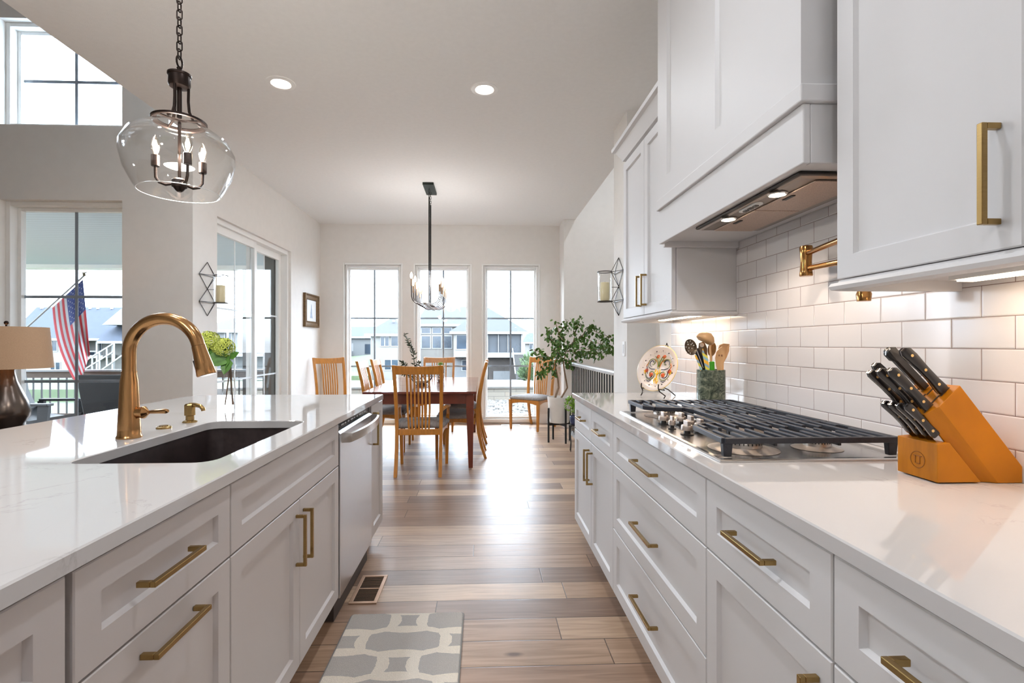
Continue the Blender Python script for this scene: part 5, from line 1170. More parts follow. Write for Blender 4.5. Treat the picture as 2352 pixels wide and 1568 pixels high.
BARK = mat('ficus bark', (142, 116, 92), .8, var=.2, scale=40); FIC = mat('ficus leaf', (76, 112, 42), .34, var=.45, scale=14)
def F(px_, py_, dy=0): return aY(px_, py_, fy_ + dy)
trunk = [[Vector((fx_ - .06, fy_, .53)), F(1283, 890, -.02), F(1281, 868), F(1276, 845, .02), F(1276, 830, .0), F(1286, 800, .04), F(1284, 765, .06), F(1275, 740, .05)],
         [Vector((fx_ + .02, fy_ + .03, .53)), F(1303, 890, .03), F(1300, 872, .02), F(1296, 850), F(1294, 832, -.02), F(1300, 806, -.04), F(1316, 786, -.06), F(1336, 772, -.02), F(1360, 758, .05)]]
b = B()
for T_, r in zip(trunk, (.014, .0125)): b.tube(T_, [r * (1 - .72 * i / (len(T_) - 1)) for i in range(len(T_))], 8)
br = [[F(1286, 800, .04), F(1262, 775, .1), F(1256, 752, .12)], [F(1276, 830), F(1250, 812, -.08), F(1226, 803, -.12)], [F(1276, 838), F(1258, 830, .06), F(1244, 846, .1), F(1240, 858, .1)],
      [F(1316, 786, -.06), F(1326, 750, -.1), F(1332, 728, -.08)], [F(1360, 758, .05), F(1385, 768, .1), F(1404, 775, .12)], [F(1300, 806, -.04), F(1340, 802, -.12), F(1372, 803, -.14), F(1395, 800, -.12), F(1408, 792, -.1)],
      [F(1300, 806), F(1330, 812, .1), F(1352, 806, .16), F(1380, 816, .18)], [F(1296, 832), F(1312, 828, .1), F(1325, 830, .14)], [F(1284, 765, .06), F(1300, 745, .1), F(1306, 735, .1)], [F(1275, 835), F(1268, 850, -.06), F(1266, 848, -.08)], [F(1336, 772, -.02), F(1352, 750, -.06), F(1362, 744, -.08)], [F(1294, 832), F(1285, 812, -.1), F(1270, 800, -.14)],
      [F(1336, 772), F(1362, 785, .0), F(1384, 790, .02), F(1402, 806, .02)], [F(1284, 770), F(1292, 780, -.1), F(1312, 795, -.12)]]
for T_ in br: b.tube(T_, [.0045, .0035, .0028, .002, .0018][:len(T_)], 6)
b.put('trunk', BARK, fp_, smooth=True)
random.seed(21); bl = B()
for T_ in br + [trunk[0][4:], trunk[1][5:]]:
    L_ = sum((T_[i + 1] - T_[i]).length for i in range(len(T_) - 1)); n = int(L_ * 125) + 12
    for _ in range(n):
        f = random.uniform(.15, 1.02) * (len(T_) - 1); i = min(int(f), len(T_) - 2); p = T_[i].lerp(T_[i + 1], min(1, f - i)) + Vector((random.gauss(0, .034), random.gauss(0, .034), random.gauss(-.015, .036)))
        d_ = Vector((random.gauss(0, .7), random.gauss(0, .7), random.uniform(-1.5, -.1)))
        leaf_quad(bl, p, d_, Vector((random.gauss(0, 1), random.gauss(0, 1), .6)), random.uniform(.045, .072), random.uniform(.026, .038))
bl.put('leaves', FIC, fp_, norm=False)

# small iron stand with a trailing plant, mostly behind the counter end
sx_, sy_ = 1.055, 5.64
t = thing('wire_plant_stand', 'small black curved-leg plant stand beside the ficus stand', 'plant stand', (sx_, sy_, 0))
b = B()
for a in (140, 210, 270, 30):
    ca, sa = math.cos(R(a)), math.sin(R(a)); b.tube([(sx_ + r_ * ca, sy_ + r_ * sa, z) for r_, z in ((.066, .004), (.058, .1), (.068, .2), (.058, .285), (.05, .30))], .0045, 8)
b.put('leg', PB, t, smooth=True)
B().lathe([(.058, .30), (.066, .302), (.068, .31), (.058, .312)], (sx_, sy_, 0), 28).put('shelf', PB, t, smooth=True)
t = thing('trailing_plant', 'bright green trailing plant in a dark blue pot on the small stand', 'plant', (sx_, sy_, .313))
B().lathe([(.045, .313), (.053, .318), (.062, .36), (.063, .40), (.058, .41), (.055, .40)], (sx_, sy_, 0), 28).put('pot', mat('dark blue white glaze', (58, 70, 104), .25, var=.6, scale=30), t, smooth=True)
random.seed(5); b, bl = B(), B(); o = Vector((sx_, sy_, .41))
for a in range(0, 360, 24):
    ca, sa = math.cos(R(a)), math.sin(R(a)); h_ = random.uniform(.08, .2)
    branch(b, bl, [o, o + Vector((-.02 + .03 * ca, .03 * sa, h_)), o + Vector((-.04 + .05 * ca, .05 * sa, h_ * 1.1)), o + Vector((-.06 + .06 * ca, .06 * sa, h_ * .5))], .002, 9, .045, .014, .5)
b.put('stem', mat('green stem', (110, 150, 60), .6), t); bl.put('leaves', mat('bright leaf', (132, 176, 58), .4, var=.25, scale=20), t, norm=False)

# stair railing
rl = thing('stair_railing', 'stair railing of black balusters under a gray handrail', 'railing', (1.16, 5.35, 0))
B().prism([(1.13, .955), (1.19, .955), (1.192, .98), (1.185, .995), (1.135, .995), (1.128, .98)], 'y', 4.245, 6.45).put('handrail', mat('gray stained handrail', (176, 174, 172), .4, var=.1, scale=8, stretch=(8, 1, 8)), rl, bevel=.003)
B().box(1.135, 1.185, 4.245, 6.45, .06, .10).put('bottom_rail', mat('gray stained handrail', (0, 0, 0)), rl)
for i in range(22):
    y = 4.3 + .1 * i; B().box(1.1545, 1.1655, y - .0055, y + .0055, .10, .955).put('baluster', PB, rl)
hb = aY(1310, 835, 7.2)
t = thing('handrail_block', 'brown wooden handrail end block on the wall behind the ficus', 'handrail', (hb.x, 7.2, hb.z - .06))
WAL = mat('walnut block', (120, 74, 48), .45, var=.2, scale=12, stretch=(4, 4, 1)); B().box(hb.x - .045, hb.x + .045, 7.12, 7.249, hb.z - .06, hb.z + .06).put('block', WAL, t, bevel=.004)

# table lamp on a console in the great room
lx, ly = -3.325, 3.6
t = thing('console_table', 'dark wood console table in the great room under the lamp', 'table', (lx, ly, 0)); DW = mat('dark console wood', (62, 44, 34), .4, var=.2, scale=10)
B().box(lx - .5, lx + .35, ly - .22, ly + .22, .60, .635).put('tabletop', DW, t, bevel=.004)
for sx in (-.46, .31):
    for sy in (-.18, .18): B().box(lx + sx - .025, lx + sx + .025, ly + sy - .025, ly + sy + .025, 0, .60).put('leg', DW, t, bevel=.003)
t = thing('table_lamp', 'bronze teardrop table lamp with a beige drum shade', 'lamp', (lx, ly, .636))
B().lathe([(.085, .637), (.09, .645), (.093, .67), (.125, .72), (.13, .76), (.115, .83), (.085, .90), (.058, .97), (.044, 1.04), (.036, 1.12), (.012, 1.125)], (lx, ly, 0), 40).put('base', mat('burnished bronze', (100, 90, 84), .25, .9, var=.1, scale=6), t, smooth=True)
B().tube([(lx, ly, 1.12), (lx, ly, 1.37)], .006, 8).put('stem', OILB, t)
B().lathe([(.25, 1.06), (.226, 1.348), (.223, 1.348), (.247, 1.06)], (lx, ly, 0), 56, cap0=False, cap1=False).put('shade', mat('beige linen shade', (192, 160, 130), .9, var=.06, scale=200, trans=0), t, smooth=True)
b = B()
for a in (0, 120, 240): b.bar((lx, ly, 1.34), (lx + .224 * math.cos(R(a)), ly + .224 * math.sin(R(a)), 1.34), .004, .004)
b.ball((lx, ly, 1.378), .014, 12, 8); b.put('finial', OILB, t, smooth=True)
B().ball((lx, ly, 1.2), .03, 14, 10, (1, 1, 1.3)).put('bulb', emit_mat('lamp bulb', (255, 220, 176), 6), t, smooth=True)
lamp('lamp_glow', 'POINT', (lx, ly, 1.2), 4, (255, 206, 150), t, .04)
# ------------------------------------------------------------------ outside: ground, deck, neighbours
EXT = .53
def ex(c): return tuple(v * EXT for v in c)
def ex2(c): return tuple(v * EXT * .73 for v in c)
def gz_(x, y):
    if y < 14.15: return -.36
    if y < 58: return -.02 - (y - 14.15) / 43.85 * 2.85
    return -2.87
m = bpy.data.materials.new('lawn and bare soil'); m.use_nodes = True; tt = m.node_tree; bb = tt.nodes['Principled BSDF']; co = tt.nodes.new('ShaderNodeTexCoord'); se_ = tt.nodes.new('ShaderNodeSeparateXYZ'); tt.links.new(co.outputs['Object'], se_.inputs[0])
nz = tt.nodes.new('ShaderNodeTexNoise'); nz.inputs['Scale'].default_value = .35; nz.inputs['Detail'].default_value = 6; tt.links.new(co.outputs['Object'], nz.inputs['Vector'])
far_ = mathn(tt, 'ADD', se_.outputs['X'], mathn(tt, 'MULTIPLY', nz.outputs['Fac'], 5)); g1 = tt.nodes.new('ShaderNodeMapRange'); g1.inputs['From Min'].default_value = -6.5; g1.inputs['From Max'].default_value = -5; tt.links.new(far_, g1.inputs[0])
n2_ = tt.nodes.new('ShaderNodeTexNoise'); n2_.inputs['Scale'].default_value = 2.2; n2_.inputs['Detail'].default_value = 8; n2_.inputs['Roughness'].default_value = .7; tt.links.new(co.outputs['Object'], n2_.inputs['Vector'])
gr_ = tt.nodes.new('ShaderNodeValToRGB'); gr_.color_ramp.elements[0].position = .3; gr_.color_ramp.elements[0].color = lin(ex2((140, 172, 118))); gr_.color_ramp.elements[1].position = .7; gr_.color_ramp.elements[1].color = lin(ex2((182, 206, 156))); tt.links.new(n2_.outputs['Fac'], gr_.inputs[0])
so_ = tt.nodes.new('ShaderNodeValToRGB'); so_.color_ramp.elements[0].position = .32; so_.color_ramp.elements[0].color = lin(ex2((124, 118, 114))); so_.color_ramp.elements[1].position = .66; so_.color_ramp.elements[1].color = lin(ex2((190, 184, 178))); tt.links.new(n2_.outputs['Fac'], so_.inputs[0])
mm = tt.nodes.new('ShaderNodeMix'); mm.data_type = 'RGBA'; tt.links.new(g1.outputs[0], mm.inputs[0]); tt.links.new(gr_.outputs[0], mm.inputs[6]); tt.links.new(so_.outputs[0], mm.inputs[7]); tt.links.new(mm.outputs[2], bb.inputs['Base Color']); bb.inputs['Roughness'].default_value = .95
b = B(); ysr = [7.9, 14.1, 14.2, 20, 28, 36, 44, 52, 58, 80, 130, 240]; xsr = [-260, -120, -60, -30, -15, -6, 0, 6, 15, 30, 60, 140, 260]
gv = [[b.bm.verts.new((x, y, gz_(x, y))) for x in xsr] for y in ysr]
for i in range(len(ysr) - 1):
    for j in range(len(xsr) - 1): b.face([gv[i][j], gv[i][j + 1], gv[i + 1][j + 1], gv[i + 1][j]])
for q in ((-260, -40, -2.7, 7.9), ): pass
b.poly([(-260, -60, -.7), (-9.2, -60, -.7), (-9.2, 7.9, -.36), (-260, 7.9, -.36)])
go = b.put('ground', m); go['kind'] = 'structure'; go['label'] = 'lawn and bare soil sloping down to the neighbours'; go['category'] = 'ground'
STONE = bpy.data.materials.new('pale stone blocks'); STONE.use_nodes = True; tt = STONE.node_tree; bb = tt.nodes['Principled BSDF']; co = tt.nodes.new('ShaderNodeTexCoord'); se_ = tt.nodes.new('ShaderNodeSeparateXYZ'); tt.links.new(co.outputs['Object'], se_.inputs[0]); cb = tt.nodes.new('ShaderNodeCombineXYZ'); tt.links.new(se_.outputs['X'], cb.inputs[0]); tt.links.new(se_.outputs['Z'], cb.inputs[1])
brk = tt.nodes.new('ShaderNodeTexBrick'); brk.inputs['Scale'].default_value = 1; brk.inputs['Brick Width'].default_value = .62; brk.inputs['Row Height'].default_value = .125; brk.inputs['Mortar Size'].default_value = .006; brk.inputs['Color1'].default_value = lin(ex((206, 194, 176))); brk.inputs['Color2'].default_value = lin(ex((188, 178, 162))); brk.inputs['Mortar'].default_value = lin(ex((140, 132, 122))); tt.links.new(cb.outputs[0], brk.inputs['Vector']); tt.links.new(brk.outputs['Color'], bb.inputs['Base Color']); bb.inputs['Roughness'].default_value = .9
t = thing('retaining_wall', 'low pale stone retaining wall behind the gravel bed', 'retaining wall', (0, 14.0, -.36))
B().box(-7, 9, 13.9, 14.2, -.355, -.015).put('courses', STONE, t); B().box(-7, 9, 13.86, 14.22, -.0145, .035).put('coping', mat('pale coping', ex2((206, 198, 186)), .9, var=.1), t)
PEB = mat('pale river stones', ex2((214, 208, 198)), .8, var=.3, scale=9)
random.seed(3); b = B()
for _ in range(2300):
    x, y = random.uniform(-.3, 2.3), 9.6 + 4.1 * random.random() ** 1.1; s_ = random.uniform(.025, .055); b.ball((x, y, -.35 + s_ * .3), s_, 6, 4, (random.uniform(.8, 1.4), random.uniform(.8, 1.2), random.uniform(.5, .8)))
o = b.put('gravel_stones', PEB, smooth=True); tag(o, 'pale river gravel outside the last dining window', 'gravel', kind='stuff')
g_ = B().box(-6.9, 9, 8.0, 13.9, -.36, -.352).put('gravel_bed', mat('gravel bed', ex2((150, 142, 134)), .9, var=.6, scale=26)); struct(g_, 'gravel bed below the dining windows', 'gravel')

# deck, porch ceiling, post, railing
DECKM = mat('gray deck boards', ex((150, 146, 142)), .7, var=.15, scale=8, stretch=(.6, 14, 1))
struct(B().box(-9.2, -2.68, 4.54, 8.95, -.16, -.06).put('floor_deck', DECKM), 'covered deck floor outside the great room', 'deck')
m = bpy.data.materials.new('beadboard'); m.use_nodes = True; tt = m.node_tree; bb = tt.nodes['Principled BSDF']; co = tt.nodes.new('ShaderNodeTexCoord'); se_ = tt.nodes.new('ShaderNodeSeparateXYZ'); tt.links.new(co.outputs['Object'], se_.inputs[0])
fr_ = mathn(tt, 'FRACT', mathn(tt, 'DIVIDE', se_.outputs['Y'], .105)); d_ = mathn(tt, 'LESS_THAN', fr_, .07); mm = tt.nodes.new('ShaderNodeMix'); mm.data_type = 'RGBA'; tt.links.new(d_, mm.inputs[0]); mm.inputs[6].default_value = lin((196, 210, 218)); mm.inputs[7].default_value = lin((150, 166, 174)); tt.links.new(mm.outputs[2], bb.inputs['Base Color']); bb.inputs['Roughness'].default_value = .7
struct(B().box(-9.2, -2.68, 4.54, 8.7, 2.58, 2.64).put('ceiling_porch', m), 'pale beadboard porch ceiling', 'ceiling')
struct(B().box(-9.2, -2.66, 8.7, 8.95, 2.52, 3.0).put('beam_porch', TRIM), 'white porch beam', 'beam')
pp = aY(574, 700, 8.82)
t = thing('porch_post', 'square taupe porch post seen through the patio door', 'post', (pp.x, 8.82, -.06)); PTM = mat('taupe post wrap', ex((132, 126, 118)), .7)
B().box(pp.x - .085, pp.x + .085, 8.735, 8.905, -.059, 2.519).put('shaft', PTM, t); B().box(pp.x - .11, pp.x + .11, 8.71, 8.93, -.0585, .12).put('plinth', PTM, t)
pq = aY(18, 700, 8.82)
t = thing('porch_post', 'square taupe porch post behind the left edge of the great room window', 'post', (pq.x, 8.82, -.06)); B().box(pq.x - .085, pq.x + .085, 8.735, 8.905, -.059, 2.519).put('shaft', PTM, t)
t = thing('deck_railing', 'deck railing with black balusters under a weathered brown rail', 'railing', (-5.9, 8.62, -.06))
B().box(-9.1, -2.75, 8.52, 8.70, .77, .80).put('cap_board', mat('pale cap board', ex((206, 212, 216)), .6), t); B().box(-9.1, -2.75, 8.58, 8.64, .665, .769).put('top_rail', mat('weathered rail', ex((150, 128, 112)), .8, var=.25, scale=12, stretch=(1, 6, 6)), t); B().box(-9.1, -2.75, 8.59, 8.63, .02, .07).put('bottom_rail', mat('weathered rail', ex((0, 0, 0))), t)
for i in range(46): x = -9.0 + .135 * i; B().box(x - .009, x + .009, 8.60, 8.618, .07, .665).put('baluster', PB, t)

# flag on a slanted pole
t = thing('flag', 'striped flag with white stars hanging from a slanted pole on the porch', 'flag', tuple(aY(45, 765, 8.6)))
pa, pb_ = aY(36, 775, 8.50), aY(192, 634, 8.25)
B().tube([pa, pb_], .013, 10).put('pole', mat('white pole', ex((226, 228, 230)), .4), t, smooth=True)
b = B(); b.ball(pb_ + Vector((.01, 0, .02)), .022, 10, 8); b.hexa([pb_ + Vector((-.05, 0, .055)), pb_ + Vector((.0, 0, .03)), pb_ + Vector((.0, .012, .03)), pb_ + Vector((-.05, .012, .055))], [pb_ + Vector((.0, 0, .06)), pb_ + Vector((.06, 0, .07)), pb_ + Vector((.06, .012, .07)), pb_ + Vector((.0, .012, .06))]); b.put('finial', mat('gold finial', ex((150, 130, 90)), .4, .7), t)
FR, FW, FB = mat('flag red', (150, 22, 34), .7), mat('flag white', (150, 150, 154), .7), mat('flag blue', (16, 34, 96), .7)
def flag_pt(s_, u):
    x = 190 - 70 * s_ + u * (16 + 44 * s_) - 14 * math.sin(PI * u) * s_; y = 642 + 64 * s_ + u * (172 + 14 * s_) ; y -= 0
    dy = .05 * math.sin(7 * s_ + 2.0 * u) * u + .03 * math.sin(13 * s_) * u
    return aY(x, y, 8.3 + dy)
b = B(); NS, NU = 26, 30; V = [[b.bm.verts.new(flag_pt(i / NS, j / NU)) for j in range(NU + 1)] for i in range(NS + 1)]
for i in range(NS):
    for j in range(NU): b.mi = 2 if (i < 14 and j < 12) else (0 if (i // 2) % 2 == 0 else 1); b.face([V[i][j], V[i + 1][j], V[i + 1][j + 1], V[i][j + 1]])
cl_ = b.put('cloth', [FR, FW, FB], t, smooth=True, ang=180, norm=False)
sd_ = cl_.modifiers.new('cloth_thickness', 'SOLIDIFY'); sd_.thickness = .004
b = B()
for rw in range(9):
    for c_ in range(6 if rw % 2 == 0 else 5):
        s0_ = (rw + 1) / 10 * 7 / 13; u0_ = ((2 * c_ + 1 + (rw % 2)) / 12) * .4; pts = []
        for k in range(10): a = PI * k / 5; r_ = .018 if k % 2 == 0 else .008; pts.append(flag_pt(max(0, s0_ + r_ * math.cos(a)), max(0, u0_ + r_ * .62 * math.sin(a))) + Vector((0, -.006, 0)))
        b.poly(pts)
b.put('stars', FW, t, norm=False)

# patio furniture
WICK = mat('dark blue gray wicker', ex((52, 58, 66)), .6, var=.35, scale=60, stretch=(1, 1, 3), bump=.4, bscale=90); SLAT = mat('dark slate plastic', ex((62, 72, 82)), .5)
qx, qy = aY(100, 900, 6.6).x, 6.6
t = thing('patio_lounge_chair', 'low dark patio chair with a curved back, beside the deck railing', 'chair', (qx, qy, -.06))
pr = [(-.46, .88), (-.42, .62), (-.33, .42), (-.18, .31), (.05, .28), (.28, .32)]
b = B(); b.rings([[(qx + x, qy - .27, z), (qx + x, qy + .27, z), (qx + x - .015, qy + .27, z - .04), (qx + x - .015, qy - .27, z - .04)] for x, z in pr]); b.put('seat', SLAT, t, smooth=True, ang=40)
for s_ in (-1, 1):
    B().box(qx - .28, qx + .34, qy + s_ * .30 - .05, qy + s_ * .30 + .05, .47, .50).put('armrest', SLAT, t, bevel=.006)
    B().hexa([(qx + .18, qy + s_ * .3 - .02, -.059), (qx + .28, qy + s_ * .3 - .02, -.059), (qx + .28, qy + s_ * .3 + .02, -.059), (qx + .18, qy + s_ * .3 + .02, -.059)], [(qx + .2, qy + s_ * .3 - .02, .47), (qx + .33, qy + s_ * .3 - .02, .47), (qx + .33, qy + s_ * .3 + .02, .47), (qx + .2, qy + s_ * .3 + .02, .47)]).put('leg', SLAT, t)
    B().hexa([(qx - .34, qy + s_ * .28 - .02, -.059), (qx - .26, qy + s_ * .28 - .02, -.059), (qx - .26, qy + s_ * .28 + .02, -.059), (qx - .34, qy + s_ * .28 + .02, -.059)], [(qx - .30, qy + s_ * .28 - .02, .47), (qx - .22, qy + s_ * .28 - .02, .47), (qx - .22, qy + s_ * .28 + .02, .47), (qx - .30, qy + s_ * .28 + .02, .47)]).put('leg', SLAT, t)
qx = aY(246, 900, 5.9).x; qy = 6.15
t = thing('wicker_chair', 'high-backed dark wicker chair on the deck, seen from behind', 'chair', (qx, qy, -.06))
B().hexa([(qx - .24, qy - .26, .30), (qx + .24, qy - .26, .30), (qx + .24, qy - .20, .30), (qx - .24, qy - .20, .30)], [(qx - .26, qy - .37, .88), (qx + .26, qy - .37, .88), (qx + .26, qy - .33, .88), (qx - .26, qy - .33, .88)]).put('backrest', WICK, t, bevel=.012)
B().box(qx - .26, qx + .26, qy - .199, qy + .28, .22, .34).put('seat', WICK, t, bevel=.01)
for sx in (-.24, .24):
    for sy in (-.17, .25): B().box(qx + sx - .02, qx + sx + .02, qy + sy - .02, qy + sy + .02, -.059, .22).put('leg', WICK, t)
qx = aY(150, 930, 5.3).x
t = thing('wicker_ottoman', 'dark wicker ottoman with a patterned cushion on the deck', 'ottoman', (qx, 5.25, -.06))
B().box(qx - .34, qx + .34, 4.95, 5.55, -.059, .30).put('base', WICK, t, bevel=.01); B().box(qx - .33, qx + .33, 4.96, 5.54, .301, .40).put('cushion', mat('patterned cushion', ex((188, 194, 204)), .9, var=.5, scale=16), t, bevel=.03)

# neighbouring houses, at their own distance and size
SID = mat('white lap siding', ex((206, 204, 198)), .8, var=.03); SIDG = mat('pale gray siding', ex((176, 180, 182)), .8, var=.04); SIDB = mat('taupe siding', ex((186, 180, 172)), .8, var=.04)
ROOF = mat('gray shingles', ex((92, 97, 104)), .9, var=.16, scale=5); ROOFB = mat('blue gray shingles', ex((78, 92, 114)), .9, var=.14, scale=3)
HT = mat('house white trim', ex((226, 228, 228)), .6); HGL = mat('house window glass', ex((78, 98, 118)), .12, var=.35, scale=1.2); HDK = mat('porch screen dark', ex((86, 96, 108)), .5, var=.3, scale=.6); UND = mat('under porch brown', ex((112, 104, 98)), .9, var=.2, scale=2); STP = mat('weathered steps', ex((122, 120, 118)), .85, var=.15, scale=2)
def hx(px_, Y): return aY(px_, 790, Y).x
def hz(py_, Y): return aY(1109, py_, Y).z
def wall_part(t, px0, px1, py0, py1, Y, dep, m, name='wall'): return B().box(hx(px0, Y), hx(px1, Y), Y, Y + dep, hz(py1, Y), hz(py0, Y)).put(name, m, t)
def hwin(t, px0, px1, py0, py1, Y, n=1, split=False):
    x0, x1, z0, z1 = hx(px0, Y), hx(px1, Y), hz(py1, Y), hz(py0, Y); k = .09
    f = B(); f.box(x0 - k, x0, Y - .06, Y - .002, z0 - k, z1 + k).box(x1, x1 + k, Y - .06, Y - .002, z0 - k, z1 + k).box(x0, x1, Y - .06, Y - .002, z1, z1 + k).box(x0, x1, Y - .06, Y - .002, z0 - k, z0)
    if split: xm_ = (x0 + x1) / 2; f.box(xm_ - .05, xm_ + .05, Y - .06, Y - .002, z0, z1)
    w_ = f.put('window', HT, t); B().box(x0, x1, Y - .03, Y - .003, z0, z1).put('pane', HGL, w_); return w_
def hip(t, px0, px1, pye, pyr, Y, dep, m, rx0, rx1, over=.35, yr=None):
    """a hip roof: eaves from px0 to px1 at pye, ridge from rx0 to rx1 at pyr"""
    x0, x1, ze = hx(px0, Y), hx(px1, Y), hz(pye, Y); Yr = yr or (Y + dep / 2); zr = hz(pyr, Yr); a, c = hx(rx0, Yr), hx(rx1, Yr); y0, y1 = Y - over, Y + dep + over
    b = B(); e = [b.bm.verts.new(p) for p in ((x0, y0, ze), (x1, y0, ze), (x1, y1, ze), (x0, y1, ze))]; r0, r1 = b.bm.verts.new((a, Yr, zr)), b.bm.verts.new((c, Yr, zr))
    b.face([e[0], e[1], r1, r0]); b.face([e[1], e[2], r1]); b.face([e[2], e[3], r0, r1]); b.face([e[3], e[0], r0]); b.face(e[::-1])
    r = b.put('roof', m, t); B().box(x0, x1, y0 - .02, y0 + .12, ze - .28, ze - .005).put('fascia', HT, r); return r
# main house behind the middle and right windows
Y = 55
t = thing('house', 'big pale house with a screened porch and outside steps behind the dining windows', 'building', (hx(1070, Y), Y, -2.8))
wall_part(t, 958, 1092, 744, 876, Y, 13, SIDB); hip(t, 953, 1140, 744, 704, Y, 13, ROOF, 980, 1118)
for a, c in ((969, 988), (994, 1013), (1019, 1037)): hwin(t, a, c, 753.5, 765, Y); hwin(t, a, c, 772, 799, Y)
Y2 = 53; wall_part(t, 1042, 1117, 762, 820, Y2, 12, SID); hip(t, 1033, 1213, 761, 706, Y2, 13, ROOF, 1119, 1121)
hwin(t, 1049, 1072, 770, 801, Y2); wall_part(t, 1042, 1117, 822, 876, Y2 + 1.5, 8, SIDG, 'lower_wall'); hwin(t, 1062, 1075, 828, 850, Y2 + 1.5)
for a in range(1044, 1076, 10): wall_part(t, a, a + 7, 821, 824, Y2 + .4, .3, UND, 'pergola_beam')
wall_part(t, 1120, 1197, 763, 809, Y2 + .3, 8, HDK, 'screen_panel')
for a in (1117, 1144, 1166, 1197): wall_part(t, a, a + (4 if a in (1117, 1197) else 1.5), 762, 810, Y2, .28, HT, 'porch_post')
wall_part(t, 1117, 1202, 809.5, 821, Y2, 9, HT, 'porch_floor_band'); wall_part(t, 1122, 1200, 821.5, 873, Y2 + 1.2, 7, UND, 'under_porch_wall'); wall_part(t, 1133, 1172, 852, 872, Y2 + 1.0, .15, SIDG, 'garage_door'); wall_part(t, 1197, 1201, 821.5, 873, Y2, .3, HT, 'porch_post')
b = B(); n = 14
for i in range(n): zz = hz(813 + 57 * i / n, Y2); z2 = hz(813 + 57 * (i + 1) / n, Y2); yy = Y2 - .1 - .28 * i; b.box(hx(1178 + .2 * i, Y2), hx(1201 + .25 * i, Y2), yy - .30, yy, z2 - .04, zz - .04)
b.put('outside_steps', STP, t)
for a in (1177, 1203): B().bar((hx(a, Y2), Y2 - .2, hz(800, Y2)), (hx(a + 1, Y2), Y2 - 4.1, hz(853, Y2)), .1, .1).put('step_rail', HT, t)
# house behind the left window
Y = 50
t = thing('house', 'white sided house with a hip roof behind the left dining window', 'building', (hx(890, Y), Y, -2.6))
wall_part(t, 852, 922, 766, 872, Y, 9, SID); hip(t, 838, 930, 766, 730, Y, 9, ROOF, 900, 906); hwin(t, 875, 893, 771, 794, Y, split=True); hwin(t, 899, 915, 771, 794, Y); hwin(t, 884, 914, 826, 848, Y, split=True)
wall_part(t, 851.5, 854, 766.5, 872, Y - .05, .04, HT, 'corner_board'); wall_part(t, 901, 906, 735, 739, Y + 2.6, .3, HT, 'roof_vent')
Y = 66
t = thing('house', 'low pale gray house with a blue gray roof, farthest behind the left dining window', 'building', (hx(830, Y), Y, -2.8))
wall_part(t, 788, 852, 772, 862, Y, 9, SIDG); hip(t, 770, 875, 772, 750, Y, 9, ROOFB, 806, 868); wall_part(t, 838, 850, 790, 812, Y - .05, .045, HGL, 'garage_door'); wall_part(t, 808, 811, 788, 815, Y - .05, .045, HT, 'downspout')
B().box(hx(795, Y), hx(812, Y), Y - 2.5, Y - .3, hz(820, Y), hz(806, Y)).put('air_conditioner', SIDG, t)
b = B(); b.hexa([(hx(770, 46), 46, gz_(0, 46) - .05), (hx(853, 46), 46, gz_(0, 46) - .05), (hx(853, 64), 64, -2.9), (hx(770, 64), 64, -2.9)], [(hx(770, 46), 46, hz(862, 46)), (hx(852, 46), 46, hz(862, 46)), (hx(852, 64), 64, hz(814, 64)), (hx(770, 64), 64, hz(821, 64))])
struct(b.put('lawn_bank', mat('bank grass', ex2((172, 204, 144)), .95, var=.2, scale=1.5)), 'green grass bank beside the far house', 'lawn')
Y = 75
t = thing('house', 'far pale house peeking out at the right edge of the last dining window', 'building', (hx(1225, Y), Y, -2.8)); wall_part(t, 1206, 1260, 785, 830, Y, 9, SID); hip(t, 1200, 1270, 785, 764, Y, 9, ROOFB, 1212, 1250); hwin(t, 1216, 1230, 786.5, 801, Y, split=True)
# house seen through the great room window
Y = 60
t = thing('house', 'large white house with a blue gray roof behind the flag', 'building', (hx(170, Y), Y, -2.8))
wall_part(t, 60, 165, 777, 875, Y, 10, SID); wall_part(t, 165, 330, 777, 875, Y + 2.5, 8, SID, 'recessed_wall'); hip(t, 20, 345, 777, 708, Y, 11, ROOFB, 84, 285)
for a in (97, 121, 138): hwin(t, a, a + 10, 781, 805, Y)
hwin(t, 117, 126, 831, 847, Y); hwin(t, 129, 138, 831, 847, Y)
b = B(); Yg = Y - 1.2; b.prism([(hx(234, Yg), hz(747, Yg)), (hx(330, Yg), hz(747, Yg)), (hx(282, Yg), hz(708, Yg))], 'y', Yg, Yg + 5); b.put('gable', SID, t); hip(t, 228, 336, 783, 747, Yg, 5, ROOFB, 260, 300)
for a in (220, 256, 282): wall_part(t, a, a + 4, 778, 870, Y, .3, HT, 'porch_post')
wall_part(t, 165, 236, 815, 821, Y + .2, 2.2, HT, 'porch_floor'); wall_part(t, 168, 232, 805, 807, Y + .1, .1, HT, 'porch_rail'); hwin(t, 206, 218, 808, 814, Y + 2.5); hwin(t, 222, 233, 787, 812, Y + 2.5)
b = B(); p0, p1 = Vector((hx(195, 57), 57, hz(846, 57))), Vector((hx(262, 57), 57, hz(806, 57)))
for dz in (0, .9): b.bar(p0 + Vector((0, 0, dz)), p1 + Vector((0, 0, dz)), .14, .14)
for k in range(5): q = p0.lerp(p1, k / 4); b.bar(q - Vector((0, 0, 1.2)), q + Vector((0, 0, .9)), .12, .12)
b.bar(p0 + Vector((2.6, -1, 0)), p1 + Vector((2.6, -1, .3)), .14, .14); b.put('stair_rail', HT, t)
for a in (92, 203, 221, 253): wall_part(t, a, a + 4.5, 709, 712, Y + 5.0, .3, HT, 'roof_vent')
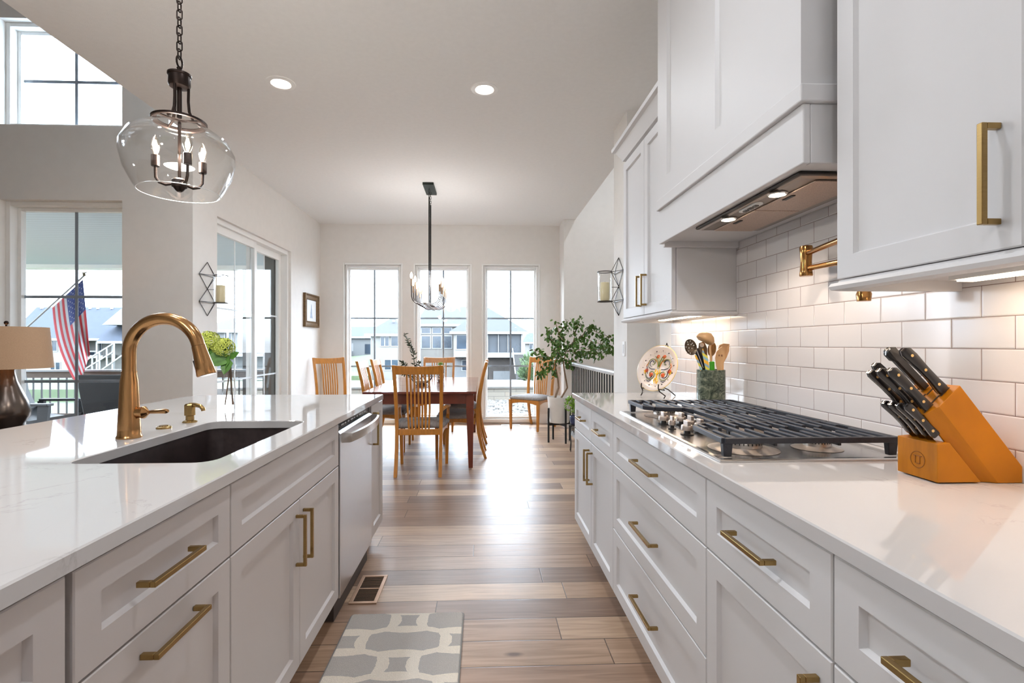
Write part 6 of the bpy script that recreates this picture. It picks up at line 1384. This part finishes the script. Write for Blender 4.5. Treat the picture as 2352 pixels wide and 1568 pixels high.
# house seen through the patio door
Y = 44
t = thing('house', 'gray house with white trim seen through the sliding patio door', 'building', (hx(570, Y), Y, -2.2))
wall_part(t, 470, 640, 757, 868, Y, 9, SIDG); hip(t, 452, 660, 757, 731, Y, 9, ROOF, 540, 600)
for a in (518, 566, 604, 626): hwin(t, a, a + 13, 766, 790, Y)
for a in (568, 612): hwin(t, a, a + 11, 826, 846, Y)
wall_part(t, 470, 660, 812, 818, Y - 1.6, 1.55, HT, 'balcony_floor'); wall_part(t, 470, 660, 798, 800, Y - 1.6, .1, HT, 'balcony_rail')
for a in (478, 520, 560, 604, 650): wall_part(t, a, a + 3, 759, 866, Y - 1.5, .2, HT, 'porch_post')
Y = 56
t = thing('house', 'second gray house with a hip roof at the right of the patio door view', 'building', (hx(690, Y), Y, -2.6)); wall_part(t, 622, 714, 752, 868, Y, 9, SIDG); hip(t, 606, 724, 752, 724, Y, 9, ROOFB, 646, 690); hwin(t, 632, 646, 766, 792, Y); hwin(t, 634, 645, 818, 840, Y)
# young shrubs beside the neighbour's steps
SHB = mat('pale shrub leaf', ex((132, 166, 108)), .6, var=.3, scale=3); random.seed(9)
for px_, py_, Yq, r, lab in ((1222, 842, 44, 1.15, 'loose pale green shrub beside the outside steps'), (1213, 858, 38, .7, 'small pale green shrub lower down the slope'), (1252, 846, 50, 1.1, 'pale green shrub at the edge of the last window')):
    c = aY(px_, py_, Yq); g0 = gz_(c.x, Yq); t = thing('shrub', lab, 'shrub', (c.x, Yq, g0)); B().tube([(c.x, Yq, g0), (c.x + .05, Yq, (g0 + c.z) / 2), (c.x, Yq, c.z + .2)], [.06, .04, .02], 6).put('stem', BARK, t)
    bl = B()
    for _ in range(420):
        v = Vector((random.gauss(0, 1), random.gauss(0, 1), random.gauss(0, 1.25))).normalized() * r * random.uniform(.35, 1); leaf_quad(bl, c + v, v + Vector((0, 0, .5)), Vector((random.gauss(0, 1), random.gauss(0, 1), 1)), .34, .17)
    bl.put('leaves', SHB, t, norm=False)
